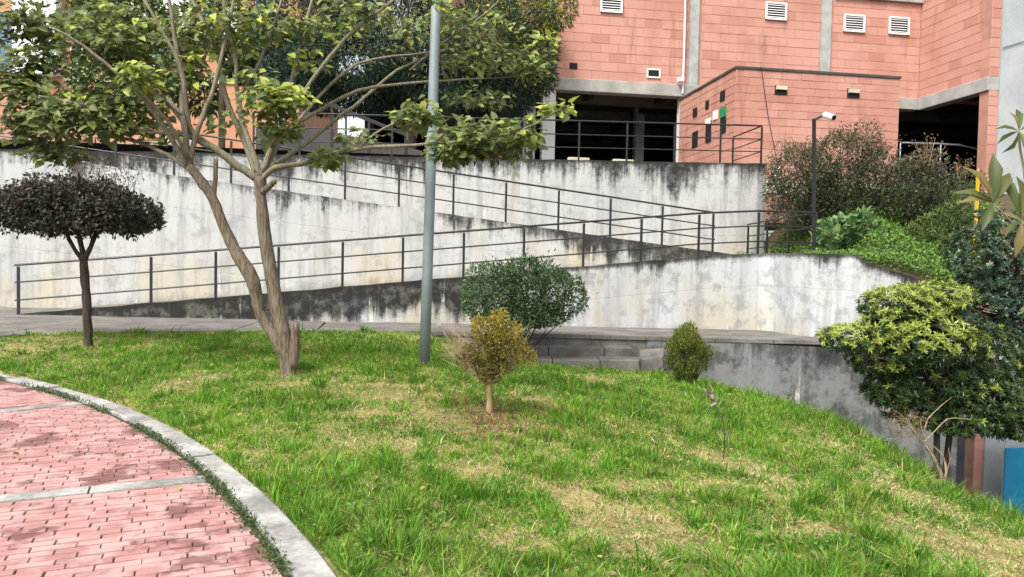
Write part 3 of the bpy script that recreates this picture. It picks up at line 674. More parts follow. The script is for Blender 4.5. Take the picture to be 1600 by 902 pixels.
# drain pipe, vents
p = on_v(1069, 60, VM - .12); MB().tube([S(p.x, VM - .12, z_b1 + .1), S(p.x + .01, VM - .12, z_b0 + 1.3), S(p.x, VM - .12, 13)], .035, 8).build('drain_pipe', 'white', main)
def louvre(cx, cy, wpx, hpx, v, par=main):
    p0 = on_v(cx - wpx / 2, cy + hpx / 2, v); p1 = on_v(cx + wpx / 2, cy - hpx / 2, v); a, b, z0, z1 = p0.x, p1.x, p0.z, p1.z; f = .06
    fr = MB().sbox(a, b, v - .06, v - .012, z0, z0 + f).sbox(a, b, v - .06, v - .012, z1 - f, z1).sbox(a, a + f, v - .062, v - .014, z0, z1).sbox(b - f, b, v - .062, v - .014, z0, z1).build('vent_frame', 'white', par)
    MB().sbox(a + f, b - f, v - .02, v - .014, z0 + f, z1 - f).build('vent_opening', 'painted_dark', fr)  # flat near-black sheet stands for the shade behind the slats
    n = 6
    for i in range(n):
        zc = z0 + f + (z1 - z0 - 2 * f) * (i + .5) / n; m_ = MB()
        V = [S(a + f, v - .055, zc - .020), S(b - f, v - .055, zc - .020), S(b - f, v - .025, zc + .006), S(a + f, v - .025, zc + .006)]
        V += [q + Vector((0, 0, .008)) for q in V]
        m_.add(V, [(0, 1, 2, 3), (7, 6, 5, 4), (0, 4, 5, 1), (1, 5, 6, 2), (2, 6, 7, 3), (3, 7, 4, 0)]).build('slat', 'white', fr)
for c in ((955, 6, 35, 26), (1212, 18, 34, 25), (1334, 37, 34, 25), (1404, 41, 33, 25)): louvre(*c, VM)
def opening(cx, cy, wpx, hpx, v, par, name='opening', mat='painted_dark', frame=None, d=.014):
    p0 = on_v(cx - wpx / 2, cy + hpx / 2, v); p1 = on_v(cx + wpx / 2, cy - hpx / 2, v)
    o = MB().sbox(p0.x, p1.x, v - d, v + .01, p0.z, p1.z).build(name, mat, par)  # dark panel on the face stands for the shaded depth of the hole
    if frame:
        f = .05; MB().sbox(p0.x - f, p1.x + f, v - d - .02, v - .002, p0.z - f, p0.z).sbox(p0.x - f, p1.x + f, v - d - .02, v - .002, p1.z, p1.z + f).sbox(p0.x - f, p0.x, v - d - .018, v - .003, p0.z, p1.z).sbox(p1.x, p1.x + f, v - d - .018, v - .003, p0.z, p1.z).build('frame', frame, o)
    return o
opening(1021, 115, 17, 9, VM, main, 'vent_hole', 'painted_dark', 'white'); opening(896, 103, 12, 8, VM, main, 'broken_hole')
p = on_v(1063, 126, VM - .1); MB().sbox(p.x - .12, p.x + .06, VM - .3, VM - .11, p.z - .07, p.z + .07).build('wall_camera', 'white', main)
# ---- annex
ann = thing('annex_building', 'small flat-roofed salmon block annex with dark stained coping', 'building', S(on_v(1270, 250, VA).x, VA, ZT))
aL = on_v(1148, 180, VA).x; aR = on_v(1405, 180, VA).x; azt = on_v(1148, 107, VA).z; bh = .222; az0 = azt - bh * 14
m_ = MB(); m_.sbox(aL + .02, aR, VA + .02, VM - .1, az0 - 1.2, azt - .01); m_.build('wall', 'mortar', ann)
hol = []
for c in ((1220, 141, 19, 13), (1333, 146, 19, 13)):
    p0 = on_v(c[0] - c[2] / 2, c[1] + c[3] / 2, VA); p1 = on_v(c[0] + c[2] / 2, c[1] - c[3] / 2, VA)
    hv = MB().sbox(p0.x, p1.x, VA - .016, VA + .012, p0.z, p1.z).build('vent', 'painted_dark', ann); zm = (p0.z + p1.z) / 2  # dark panel paints the shade of the vent hole
    MB().sbox(p0.x + .02, p1.x - .02, VA - .08, VA - .0165, zm, p1.z - .02).build('hood', 'cream', hv)
block_wall(ann, 'block', 'u', VA + .02, aL, aR, az0, azt, .445, bh)
block_wall(ann, 'block', 'v', aL + .02, VA, VM - .12, az0, azt, .445, bh, phase=.1)
m_ = MB(); m_.sbox(aL - .02, aR + .02, VA - .02, VM - .1, azt, azt + .07); m_.build('roof_coping', 'dark_concrete', ann)
m_ = MB(); m_.sbox(aL - .01, aR, VA - .012, VA + .02, az0 - .35, az0 - .004); m_.build('plinth', 'cream', ann)
def sopen(px, py, wpx, hpx, name, mat, d=.014):
    a = on_u(px - wpx / 2, py, aL); b = on_u(px + wpx / 2, py, aL); zA = on_u(px, py + hpx / 2, aL).z; zB = on_u(px, py - hpx / 2, aL).z
    m_ = MB(); m_.sbox(aL - d, aL + .015, b.y, a.y, zA, zB); return m_.build(name, mat, ann)
for q in ((1086, 176, 6, 13), (1105, 164, 5, 13), (1129, 150, 7, 16)): sopen(*q, 'small_window', 'painted_dark')
for q in ((1086, 218, 8, 24), (1107, 206, 8, 32), (1130, 194, 8, 28)): sopen(*q, 'dark_doorway', 'painted_dark', .016)  # near-black panels paint the shade inside the doorways
sopen(1118, 180, 6, 14, 'white_notice', 'white', .03); sopen(1130, 176, 9, 15, 'green_sign', 'green', .03); sopen(1107, 190, 8, 9, 'white_notice', 'white', .03)
MB().tube([S(on_v(1189, 105, VA - .06).x, VA - .06, azt + .08), S(on_v(1200, 180, VA - .06).x, VA - .05, on_v(1200, 180, VA).z), S(on_v(1216, 262, VA - .06).x, VA - .05, on_v(1216, 262, VA).z)], .010, 5).build('cable', 'rubber', ann)
# ---- wing pier and grey wall
pier = thing('concrete_building', 'tall smooth grey concrete wall with a salmon block pier at its edge', 'building', S(UW + 2, VN, -7.6))
pu = on_v(1563, 100, VN).x
m_ = MB(); m_.sbox(UW - .02 + .03, pu, VN + .02, VN + .4, -7.6, 14); m_.build('pier', 'mortar', pier)
k0 = z_b0 - .305 * 43
block_wall(pier, 'block', 'u', VN + .02, UW, pu - .005, k0, z_b0 + .305 * 10, .61, .305)
m_ = MB(); m_.sbox(pu, pu + 12, VN - .03, VN + .4, -7.6, 14); m_.build('wall', 'greywall', pier)
for k in (2.1, 4.4): MB().sbox(pu + k, pu + k + .02, VN - .033, VN - .028, -7.6, 14).build('seam', 'dark_concrete', pier)
m_ = MB(); m_.sbox(pu, pu + 12, VN - .034, VN - .028, 3.0, 3.02); m_.build('seam', 'dark_concrete', pier)
MB().tube([S(pu, VN - .06, on_v(1562, 76, VN).z), S(pu + 3, VN - .08, on_v(1562, 76, VN).z + 1.0)], .012, 5).build('cable', 'rubber', pier)
# lower storey under the garage on the right
m_ = MB(); m_.sbox(aR - 1.0, UW, VM - 1.5, VM - 1.2, -7.6, ZT - .02); m_.build('lower_wall', 'greywall', pier)
bp0 = on_v(1570, 700, VN - 1.0); bp1 = on_v(1640, 790, VN - 1.0)
bl_ = thing('blue_panel', 'bright blue sheet panel standing against the grey wall', 'panel', S(bp0.x + 1, VN - 1, -7.6))
m_ = MB(); m_.sbox(bp0.x, bp0.x + 2.6, VN - 1.04, VN - 1.0, -7.58, bp0.z); m_.build('sheet', 'blue', bl_)
m_ = MB(); m_.sbox(bp0.x, bp0.x + 2.6, VN - .998, VN - .95, -7.6, bp0.z - .1); m_.build('back_frame', 'silver', bl_)
# guard rail in the garage opening on the right
vg = VM - 1.1; gp = [(1407, 223), (1470, 225), (1500, 227), (1541, 236)]
q = [on_v(px, py, vg) for px, py in gp]
gt = thing('guard_rail', 'thin galvanised tube guard rail across the open garage at the right', 'railing', S(q[0].x, vg, ZT))
MB().tube([S(p.x, vg, p.z) for p in q], .03, 8).build('rail', 'silver', gt)
for p in (q[0], q[1], q[3]): MB().tube([S(p.x, vg, p.z - .02), S(p.x, vg, p.z - 1.3)], .025, 8).build('post', 'silver', gt)
# car in the garage
cz = ZT; cp = on_v(1432, 240, VM + 1.5)
car = thing('parked_car', 'dark grey car parked in the shade of the garage opening', 'car', S(cp.x, VM + 1.5, cz))
body = [(-.9, .25), (-.9, .75), (-.78, .92), (.0, .95), (.78, .92), (.9, .75), (.9, .25)]
m_ = MB(); c0 = cp.x - .2
prof = [(0, .30), (0, .85), (.1, .98), (.9, 1.02), (1.35, 1.45), (2.9, 1.47), (3.5, 1.05), (4.2, .95), (4.3, .75), (4.3, .30)]
V = [S(c0 + xx, VM + 1.5 + y, cz + z) for y, xx in ((0, 0),) for _ in ()]
V = [S(c0 - .85, VM + 1.5 + y, cz + z) for y, z in prof] + [S(c0 + .85, VM + 1.5 + y, cz + z) for y, z in prof]; n = len(prof)
m_.add(V, [tuple(range(n)), tuple(range(n, 2 * n))[::-1]] + [(i, i + n, (i + 1) % n + n, (i + 1) % n) for i in range(n)]).build('body', 'carpaint', car, bevel=.05)
V = [S(c0 - .70, VM + 2.42, cz + 1.04), S(c0 + .70, VM + 2.42, cz + 1.04), S(c0 + .62, VM + 2.80, cz + 1.42), S(c0 - .62, VM + 2.80, cz + 1.42)]
V += [p + Vector((0, -.03, .02)) for p in V]; MB().add(V, [(3, 2, 1, 0), (4, 5, 6, 7), (0, 1, 5, 4), (2, 3, 7, 6), (1, 2, 6, 5), (0, 4, 7, 3)]).build('rear_window', 'glass', car)
for sx in (-.68, .68): MB().sbox(c0 + sx - .12, c0 + sx + .12, VM + 1.46, VM + 1.52, cz + .72, cz + .88).build('tail_light', 'redlens', car)
for sx in (-.78, .78):
    for vy in (.8, 3.4): w_ = MB().tube([S(c0 + sx - .1, VM + 1.5 + vy, cz + .31), S(c0 + sx + .1, VM + 1.5 + vy, cz + .31)], .31, 16).build('wheel', 'rubber', car)
# wheel stops along the terrace edge
for px in (905, 975): p = on_v(px, 247, 4.7); tag(MB().sbox(p.x - .28, p.x + .28, 4.7, 4.86, ZT - .02, ZT + .16).build('wheel_stop', 'cream', bevel=.02), 'pale concrete wheel stop on the terrace edge, ' + ('left one of two' if px == 905 else 'right one of two'), 'wheel stop', 'wheel stops')
# ---- buildings at the back left
apt = thing('apartment_building', 'orange brick apartment block with white bay behind the trees', 'building', (-18, 36, 3.9))
YB = 36.0
def pb(name, px0, px1, py0, py1, mat, d=.1, par=apt, Y=YB):
    p0, p1 = at(px0, py1, Y), at(px1, py0, Y); return MB().box(p0.x, p1.x, Y - d, Y + .3, p0.z, p1.z).build(name, mat, par)
m_ = MB(); a, b = at(-300, 300, YB), at(470, -200, YB); m_.box(a.x, b.x, YB, YB + 8, 3.6, 22); m_.build('wall', 'orange', apt)
pb('white_bay', 30, 97, -20, 118, 'white', .5); pb('white_bay', 352, 372, 12, 70, 'white', .2); pb('white_bay', 205, 300, -20, 60, 'white', .3); pb('white_bay', 130, 150, -20, 120, 'cream', .2)
def win(px0, px1, py0, py1, d=.12, par=apt, Y=YB):
    o = pb('window', px0, px1, py0, py1, 'white', d, par, Y); p0, p1 = at(px0 + 2, py1 - 2, Y), at(px1 - 2, py0 + 2, Y)
    MB().box(p0.x, p1.x, Y - d - .02, Y - d, p0.z, p1.z).build('pane', 'glass', o)
    xm = (p0.x + p1.x) / 2; MB().box(xm - .05, xm + .05, Y - d - .04, Y - d - .02, p0.z, p1.z).build('mullion', 'painted_dark', o)
for q in ((-40, 28, 20, 112), (112, 124, 70, 112), (160, 190, 0, 40), (160, 190, 70, 110), (240, 275, -5, 30), (318, 340, 5, 45), (355, 385, 60, 95), (400, 430, 60, 90), (400, 430, -10, 20), (240, 275, 65, 105)): win(*q)
for y_ in (-10, 55, 122): pb('floor_band', 100, 440, y_, y_ + 5, 'cream', .08)
lo = thing('garden_wall', 'low red brick wall behind the left end of the middle ramp', 'wall', S(-14, 5.4, 3.8))
for r in range(5):
    for k in range(7):
        u0 = -17 + k * 1.2 + (.6 if r % 2 else 0); MB().sbox(u0 + .01, u0 + 1.19, 5.5, 5.7, 3.75 + r * .2, 3.75 + r * .2 + .19).build('block', 'block', lo)
cr = on_v(228, 205, 6.0); cr2 = on_v(276, 240, 6.0)
tag(MB().sbox(cr.x, cr2.x + .4, 6.0, 6.2, 3.6, cr.z).build('render_wall', 'cream'), 'short cream rendered wall seen between the tree branches', 'wall')
# stair flank behind the terrace, its shadow painted in as a dark base colour
sf = thing('stair_flank', 'concrete stair flank with its shadow painted dark, descending behind the terrace railing', 'stairs', S(-3, 6.5, 3.9))
VS = 6.5; A = [on_v(400, 190, VS), on_v(520, 207, VS), on_v(660, 236, VS)]
pl = [(p.x, p.z) for p in A]; m_ = MB(); V = []
for v in (VS, VS + .25): V += [S(u, v, z) for u, z in pl] + [S(u, v, 3.7) for u, z in reversed(pl)]
n = 6; m_.add(V, [tuple(range(n))[::-1], tuple(range(n, 2 * n))] + [(i, (i + 1) % n, (i + 1) % n + n, i + n) for i in range(n)]); m_.build('flank_wall', 'dark_concrete', sf)
A2 = [on_v(512, 162, VS), on_v(640, 213, VS)]
MB().bar(S(A2[0].x, VS, A2[0].z), S(A2[1].x, VS, A2[1].z), .09).build('handrail', 'black', sf)
for f in (0.05, .5, .95): MB().bar(S(A2[0].x + (A2[1].x - A2[0].x) * f, VS, A2[0].z + (A2[1].z - A2[0].z) * f), S(A2[0].x + (A2[1].x - A2[0].x) * f, VS, 4.0), .06).build('post', 'black', sf)
g0 = on_v(768, 175, 9.0); g1 = on_v(808, 205, 9.0)
aw = thing('awning', 'small green awning on thin posts behind the terrace railing', 'awning', S(g0.x, 9, ZT))
MB().add([S(g0.x, 9, g1.z), S(g1.x, 9, g1.z), S(g1.x, 9.5, g0.z), S(g0.x, 9.5, g0.z), S(g0.x, 9, g1.z + .05), S(g1.x, 9, g1.z + .05), S(g1.x, 9.5, g0.z + .05), S(g0.x, 9.5, g0.z + .05)], [(0, 3, 2, 1), (4, 5, 6, 7), (0, 1, 5, 4), (1, 2, 6, 5), (2, 3, 7, 6), (3, 0, 4, 7)]).build('cover', 'green', aw)
for u in (g0.x + .05, g1.x - .05): MB().tube([S(u, 9.05, ZT), S(u, 9.05, g1.z)], .025, 6).build('post', 'galv', aw)

# ------------------------------------------------------------------ hillside right of the landing
def hz(x, y):
    f = np.clip((y - 13.2) / 5.5, 0, 1); front = np.interp(x, [5.2, 6.2, 7, 8, 9.5], [1.70, 1.66, 1.42, 1.2, .9])
    return front + (3.55 - front) * (f ** .9) + (fbm(x * 1.3, y * 1.3, 3) - .5) * .25 - .05
def wall_y(x): return np.interp(x, [5.0, 5.18, 5.35, 5.55, 5.82, 6.15, 7, 12], [14.8, 14.55, 14.1, 13.68, 13.38, 13.22, 13.14, 13.14])
xs = np.arange(5.3, 14.5, .12); ys = np.arange(13.15, 19.6, .12); HX, HY = np.meshgrid(xs, ys); HY = np.maximum(HY, wall_y(HX) + .2); HZ = hz(HX, HY)
sx_ = HX * CT + (HY - Y0) * ST
HZ = np.minimum(HZ, 1.64 + np.clip(sx_ - 6.9, 0, 9) * 1.1); HZ = HZ - np.clip(.4 - (HY - wall_y(HX) - .2), 0, .4) * .3
V = np.c_[HX.ravel(), HY.ravel(), HZ.ravel()]; n1, n2 = HX.shape; idx = np.arange(n1 * n2).reshape(n1, n2)
tag(np_obj('hillside', V, np.c_[idx[:-1, :-1].ravel(), idx[:-1, 1:].ravel(), idx[1:, 1:].ravel(), idx[1:, :-1].ravel()], 'soil', smooth=True), 'planted earth bank right of the ramp landing', None, None, 'structure')

# ------------------------------------------------------------------ foliage tools
T_LEAF = (np.array([(0, 0, 0), (.32, -.42, .06), (.72, -.34, .03), (1, 0, -.10), (.72, .34, .03), (.32, .42, .06), (.5, 0, -.03)]),
          np.array([(0, 1, 6), (1, 2, 6), (2, 3, 6), (3, 4, 6), (4, 5, 6), (5, 0, 6)]))
T_HEART = (np.array([(.06, 0, 0), (-.06, -.24, .02), (.16, -.48, .05), (.55, -.36, .02), (1, 0, -.14), (.55, .36, .02), (.16, .48, .05), (-.06, .24, .02), (.42, 0, -.05)]),
           np.array([(0, 1, 8), (1, 2, 8), (2, 3, 8), (3, 4, 8), (4, 5, 8), (5, 6, 8), (6, 7, 8), (7, 0, 8)]))
T_SMALL = (np.array([(0, 0, 0), (.45, -.5, .05), (1, 0, -.05), (.45, .5, .05)]), np.array([(0, 1, 2), (0, 2, 3)]))
T_LONG = (np.array([(0, 0, 0), (.3, -.36, .07), (.65, -.5, .05), (1, 0, -.22), (.65, .5, .05), (.3, .36, .07), (.33, 0, .0), (.66, 0, -.04)]),
          np.array([(0, 1, 6), (1, 2, 7), (1, 7, 6), (2, 3, 7), (3, 4, 7), (4, 5, 6), (4, 6, 7), (5, 0, 6)]))
def unit(a): return a / np.maximum(np.linalg.norm(a, axis=1, keepdims=True), 1e-6)
def leaf_verts(P, D, N, L, W, T):
    D = unit(D); N = unit(N - D * np.sum(N * D, 1, keepdims=True)); B = np.cross(D, N); v, f = T; k = len(v)
    V = P[:, None, :] + (D * L[:, None])[:, None, :] * v[None, :, 0, None] + (B * W[:, None])[:, None, :] * v[None, :, 1, None] + (N * L[:, None])[:, None, :] * v[None, :, 2, None]
    F = f[None] + (np.arange(len(P)) * k)[:, None, None]
    return V.reshape(-1, 3), F.reshape(-1, 3), k
def leaves(name, parent, P, D, N, L, W, T, mat, rnd=None, alt=None, kind=None):
    P, D, N = (np.asarray(a, float) for a in (P, D, N)); n = len(P)
    L = np.broadcast_to(L, (n,)).astype(float); W = np.broadcast_to(W, (n,)).astype(float)
    V, F, k = leaf_verts(P, D, N, L, W, T)
    r = rng.random(n) if rnd is None else rnd; a = np.zeros(n) if alt is None else alt
    o = np_obj(name, V, F, mat, parent, attrs={'rnd': np.repeat(np.clip(r, 0, 1), k), 'alt': np.repeat(np.clip(a, 0, 1), k)})
    if kind: o['kind'] = kind
    return o
def ell(n, c, r, shell=.55, flat=None):
    d = unit(rng.normal(size=(n, 3))); q = rng.random(n) ** (1 / 3.); q = shell + (1 - shell) * q
    p = d * q[:, None] * np.array(r)
    if flat is not None: p[:, 2] = np.maximum(p[:, 2], -flat * r[2] + rng.normal(0, .03, n))
    return np.array(c) + p, d
def branch_mb(mb, pts, r0, r1, n=6, wob=.0, sub=3):
    pts = [Vector(p) for p in pts]; out = []
    for i in range(len(pts) - 1):
        p0, p1, p2, p3 = pts[max(i - 1, 0)], pts[i], pts[i + 1], pts[min(i + 2, len(pts) - 1)]
        for j in range(sub):
            t = j / sub; a = p1 * 2; b = (p2 - p0) * t; c = (p0 * 2 - p1 * 5 + p2 * 4 - p3) * t * t; d = (-p0 + p1 * 3 - p2 * 3 + p3) * t**3
            out.append((a + b + c + d) * .5)
    out.append(pts[-1]); m = len(out)
    if wob: out = [p + Vector(rng.normal(0, wob, 3)) if 0 < i < m - 1 else p for i, p in enumerate(out)]
    if hasattr(r0, '__len__'): rad = [float(np.interp(i / (m - 1), np.linspace(0, 1, len(r0)), r0)) for i in range(m)]
    else: rad = [r0 + (r1 - r0) * i / (m - 1) for i in range(m)]
    if wob: rad = [r * (1 + rng.normal(0, .05)) for r in rad]
    mb.tube(out, rad, n); return out
def random_shrub_twigs(mb, base, tips, r=.012, n=5):
    for tp_ in tips:
        b = Vector(base); t_ = Vector(tp_); m = b.lerp(t_, .5) + Vector(rng.normal(0, .05, 3)) - Vector((0, 0, .0)); branch_mb(mb, [b, m, t_], r, r * .3, n)

# ------------------------------------------------------------------ main tree
base = ground_at(450, 588); YT = base.y; print('tree base', base)
tree = thing('broadleaf_tree', 'forked broadleaf tree on the lawn with heart-shaped leaves spreading before the ramps', 'tree', base)
k = pxm(YT)
def pp_(lst, dY0=0.0, dY1=0.0):
    n = len(lst); return [at(x, y, YT + dY0 + (dY1 - dY0) * i / max(1, n - 1)) for i, (x, y) in enumerate(lst)]
k = pxm(YT) * .80
trunk = MB()
branch_mb(trunk, pp_([(451, 600), (451, 585), (450, 560), (443, 530), (433, 480), (424, 430), (414, 370), (409, 320), (406, 276)]), [19 * k, 17.5 * k, 16.5 * k, 16 * k, 14.5 * k, 13 * k, 12 * k, 11 * k, 11.5 * k], 0, 14, .0015, 4)
branch_mb(trunk, pp_([(448, 562), (430, 527), (408, 492), (400, 458), (392, 432), (371, 398), (350, 355), (334, 313), (318, 288), (296, 260)], -.02, -.25), [11 * k, 12 * k, 11 * k, 11.5 * k, 13 * k, 11 * k, 10 * k, 9.5 * k, 9.5 * k, 8 * k], 0, 12, .0015, 4)
branch_mb(trunk, pp_([(456, 575), (461, 545), (462, 505)], -.02, -.06), [10 * k, 10 * k, 7.5 * k], 0, 10, .006)
branch_mb(trunk, pp_([(410, 300), (422, 292), (429, 284)], -.03, -.12), [6 * k, 6 * k, 5 * k], 0, 8, .004)
branch_mb(trunk, pp_([(333, 312), (336, 280), (337, 248)], -.2, -.2), [6 * k, 5 * k, 4.5 * k], 0, 8, .003)
trunk.build('trunk', 'bark', tree, smooth=True)
BR = [ # pixels, r0,r1 px, depth start, depth end
 ([(407, 284), (430, 262), (470, 256), (520, 241), (580, 230), (640, 228), (700, 222), (760, 222)], 6, 2.0, 0, -.6),
 ([(411, 278), (440, 250), (480, 222), (522, 190), (570, 152), (620, 112), (690, 80), (760, 55)], 6, 2.2, 0, 2.0),
 ([(405, 278), (396, 240), (378, 190), (372, 150), (366, 80), (352, 20), (345, -30)], 7, 3, 0, .2),
 ([(410, 275), (425, 230), (440, 180), (455, 130), (470, 70), (490, -10)], 7, 3, 0, .6),
 ([(404, 280), (370, 258), (332, 230), (300, 207), (290, 165), (285, 110), (260, 60), (225, 0)], 9, 2.5, 0, -.3),
 ([(412, 270), (430, 215), (470, 150), (540, 60), (600, 12), (650, -25)], 5.5, 2.5, 0, -.3),
 ([(400, 272), (383, 225), (352, 150), (338, 80), (300, 0), (290, -30)], 6, 2.8, 0, .4),
 ([(412, 268), (450, 205), (500, 172), (560, 142), (640, 130), (720, 125), (800, 120)], 5.5, 2, 0, 1.9),
 ([(452, 206), (500, 150), (560, 100), (640, 85), (700, 80)], 4, 2, .1, 1.6),
 ([(296, 262), (290, 220), (285, 180), (282, 120), (270, 40), (258, -30)], 6.5, 3, -.25, -.1),
 ([(294, 262), (270, 220), (230, 160), (180, 112), (130, 72), (85, 45)], 5.5, 2, -.25, -.7),
 ([(292, 262), (250, 236), (200, 218), (150, 206), (100, 190), (50, 178)], 4.5, 1.8, -.25, .3),
 ([(297, 258), (305, 215), (322, 170), (346, 90), (362, 20), (372, -20)], 5.5, 2.5, -.25, 0),
 ([(330, 232), (290, 212), (240, 206), (190, 192), (130, 165), (60, 150)], 5, 1.8, -.1, -.4),
 ([(300, 208), (250, 150), (200, 120), (150, 85), (110, 40), (90, 0)], 4.5, 2, -.1, .4),
 ([(286, 180), (240, 130), (190, 60), (160, 0)], 4.5, 2.4, -.2, .2),
 ([(760, 222), (810, 205), (850, 185), (890, 165)], 2.2, 1.4, -.6, -1.2),
 ([(425, 230), (432, 200), (430, 165), (428, 140)], 4, 2, -.2, -.9),
 ([(372, 150), (400, 110), (420, 60), (440, 0)], 4, 2.2, .1, .3),
 ([(296, 250), (262, 190), (225, 150), (205, 120)], 4, 2, -.3, -1.0),
 ([(560, 232), (600, 200), (640, 185), (665, 170)], 2.5, 1.5, -.3, 0),
 ([(640, 110), (700, 60), (760, 20), (800, -20)], 2.6, 1.6, 1.4, 1.9),
]
for pts, r0, r1, d0, d1 in BR:
    m_ = MB(); branch_mb(m_, pp_(pts, d0, d1), r0 * k, r1 * k, 7, .004); m_.build('branch', 'twig', tree, smooth=True)
CL = [ # cx,cy,rx,ry,n,dY,alt
 (50, 40, 85, 50, 190, .1, .05), (140, 60, 80, 48, 150, -.2, .12), (205, 90, 70, 45, 110, .1, .2), (60, 95, 70, 30, 80, .0, .05), (55, 150, 85, 42, 170, -.1, .12), (130, 185, 110, 42, 250, -.2, .06),
 (50, 205, 60, 38, 110, .1, .03), (205, 170, 70, 50, 150, .0, .12), (95, 240, 60, 26, 55, .2, .15), (222, 125, 45, 32, 70, -.6, .55), (20, 120, 40, 30, 60, 0, .08),
 (430, 158, 68, 40, 150, -.8, .55), (395, 125, 42, 30, 40, .1, .3), (430, 200, 50, 25, 50, -.7, .2), (300, 115, 50, 50, 50, 0, .4), (255, 50, 60, 50, 80, .1, .2), (335, 30, 60, 40, 60, 0, .3), (420, 35, 60, 45, 90, .2, .25),
 (475, 95, 40, 35, 30, .3, .4), (540, 60, 50, 30, 35, .3, .5), (560, 20, 80, 30, 90, -.1, .2), (640, 50, 60, 38, 100, 1.5, .12), (740, 45, 90, 40, 150, 1.7, .2), (755, 95, 105, 32, 230, 1.7, .10), (750, 150, 70, 22, 110, 1.7, .06), (830, 105, 48, 25, 110, 1.7, .25),
 (690, 25, 60, 30, 80, 1.8, .2), (682, 6, 34, 10, 26, .6, .2), (850, 70, 40, 30, 60, 1.7, .4), (755, 218, 92, 38, 290, -.5, .10), (700, 240, 40, 20, 60, -.5, .1), (655, 180, 48, 32, 110, 0, .25), (820, 210, 35, 35, 60, -.7, .35), (515, 243, 38, 18, 60, -.2, .25), (858, 172, 30, 22, 14, -1.1, .6), (885, 170, 22, 18, 8, -1.2, .6), (560, 215, 50, 25, 25, -.2, .2), (350, 190, 60, 40, 30, .2, .3), (300, 60, 60, 40, 60, .2, .35), (370, 70, 50, 40, 50, .2, .4), (180, 25, 60, 25, 70, .2, .2), (480, 40, 50, 30, 50, .3, .3), (250, 215, 40, 20, 25, 0, .2)]
LP = []; 
for cx, cy, rx, ry, n, dY, al in CL:
    c = at(cx, cy, YT + dY); kk = pxm(YT + dY); n = int(n * (2.7 if cx < 240 else (1.3 if (cx > 620 and cy < 155) else 1.9)))
    p, d = ell(n, c, (rx * kk, .55 * max(rx, 50) * kk + .12, ry * kk), .1)
    ns = max(3, n // 11); sc = p[rng.choice(n, ns)]; own = rng.integers(0, ns, n); pull = rng.uniform(.35, .85, n)[:, None]
    q_ = sc[own]; p = p * (1 - pull) + (q_ + (p - q_) * np.array([.45, .45, .18])) * pull
    # gather leaves into small sprays
    for i in range(n): LP.append((p[i], d[i], al, c))
P = np.array([l[0] for l in LP]); DD = np.array([l[1] for l in LP]); AL = np.array([l[2] for l in LP]); CC = np.array([np.array(l[3]) for l in LP]); n = len(P)
D = DD * [.6, .6, .15] + rng.normal(0, .5, (n, 3)) * [1, 1, .6] + np.array([0, -.2, -.22]); N = rng.normal(0, .38, (n, 3)) + np.array([-.1, -.45, 1.0])
L = rng.uniform(.055, .115, n); W = L * rng.uniform(.68, .9, n)
topness = np.clip((P[:, 2] - CC[:, 2]) / .3 + .5, 0, 1)
rnd = np.clip(rng.normal(.52, .28, n), 0, 1); alt = (rng.random(n) < AL * 1.25 * (.4 + topness)) * rng.uniform(.3, 1, n)
near = np.argsort(P[:, 1])[:260]; mask = np.ones(n, bool); mask[near] = False
leaves('foliage', tree, P[mask], D[mask], N[mask], L[mask], W[mask], T_HEART, 'lf_tree', rnd[mask], alt[mask], 'stuff')
lm = []
for j in range(10):
    Vv, Ff, kq = leaf_verts(np.zeros((1, 3)), np.array([[1., 0, 0]]), np.array([[0, 0, 1.]]), np.array([1.]), np.array([.85]), T_HEART)
    lm.append(np_mesh('leaf', Vv, Ff, 'lf_tree', attrs={'rnd': np.full(kq, rng.uniform(.2, .95)), 'alt': np.full(kq, [0, 0, 0, .3, .7, .9, 0, .2, .5, 0][j])}))
for i in near:
    d_ = Vector(D[i]).normalized(); n_ = Vector(N[i]); n_ = (n_ - d_ * n_.dot(d_)).normalized(); b_ = n_.cross(d_)
    o = bpy.data.objects.new('leaf', lm[int(rng.integers(0, 3)) if alt[i] < .2 else int(rng.choice([3, 4, 5, 8]))]); COL.objects.link(o); o.parent = tree
    o.matrix_local = Matrix.Translation(Vector(P[i]) - base) @ Matrix((d_, b_, n_)).transposed().to_4x4() @ Matrix.Scale(L[i] * 1.1, 4)

# ------------------------------------------------------------------ dark topiary tree
base = ground_at(137, 541); Y = base.y; k = pxm(Y); print('topiary', base)
tt = thing('topiary_tree', 'small tree clipped to a flat dark purple umbrella crown', 'tree', base)
m_ = MB(); Q = lambda *l: [at(x, y, Y + dy) for x, y, dy in l]
branch_mb(m_, Q((138, 550, 0), (138, 530, 0), (136, 480, 0), (133, 440, 0), (131, 405, 0)), [8 * k, 7 * k, 6.5 * k, 6.5 * k, 6 * k], 0, 9, .003)
branch_mb(m_, Q((132, 412, 0), (120, 395, 0), (108, 375, 0), (100, 355, .1)), 4 * k, 2.5 * k, 7, .003)
branch_mb(m_, Q((131, 408, 0), (127, 385, 0), (120, 355, -.1)), 5 * k, 3 * k, 7, .003); branch_mb(m_, Q((133, 405, 0), (142, 385, 0), (152, 360, .1)), 4.5 * k, 3 * k, 7, .003)
m_.build('trunk', 'bark_dark', tt, smooth=True)
PA = []; DA = []
for cx, cy, rx, ry, n in ((60, 326, 62, 34, 3600), (130, 322, 78, 38, 4800), (192, 332, 52, 30, 3600), (110, 300, 70, 24, 2400), (20, 322, 42, 32, 2200), (90, 352, 70, 16, 1600), (175, 352, 60, 14, 1400)):
    p, d = ell(n, at(cx, cy, Y), (rx * k, .62, ry * k * .9), .5, .85); p = p + d * ((fbm(p[:, 0] * 9, p[:, 2] * 9 + p[:, 1] * 5, 3) - .47) * .30)[:, None]; PA.append(p); DA.append(d)
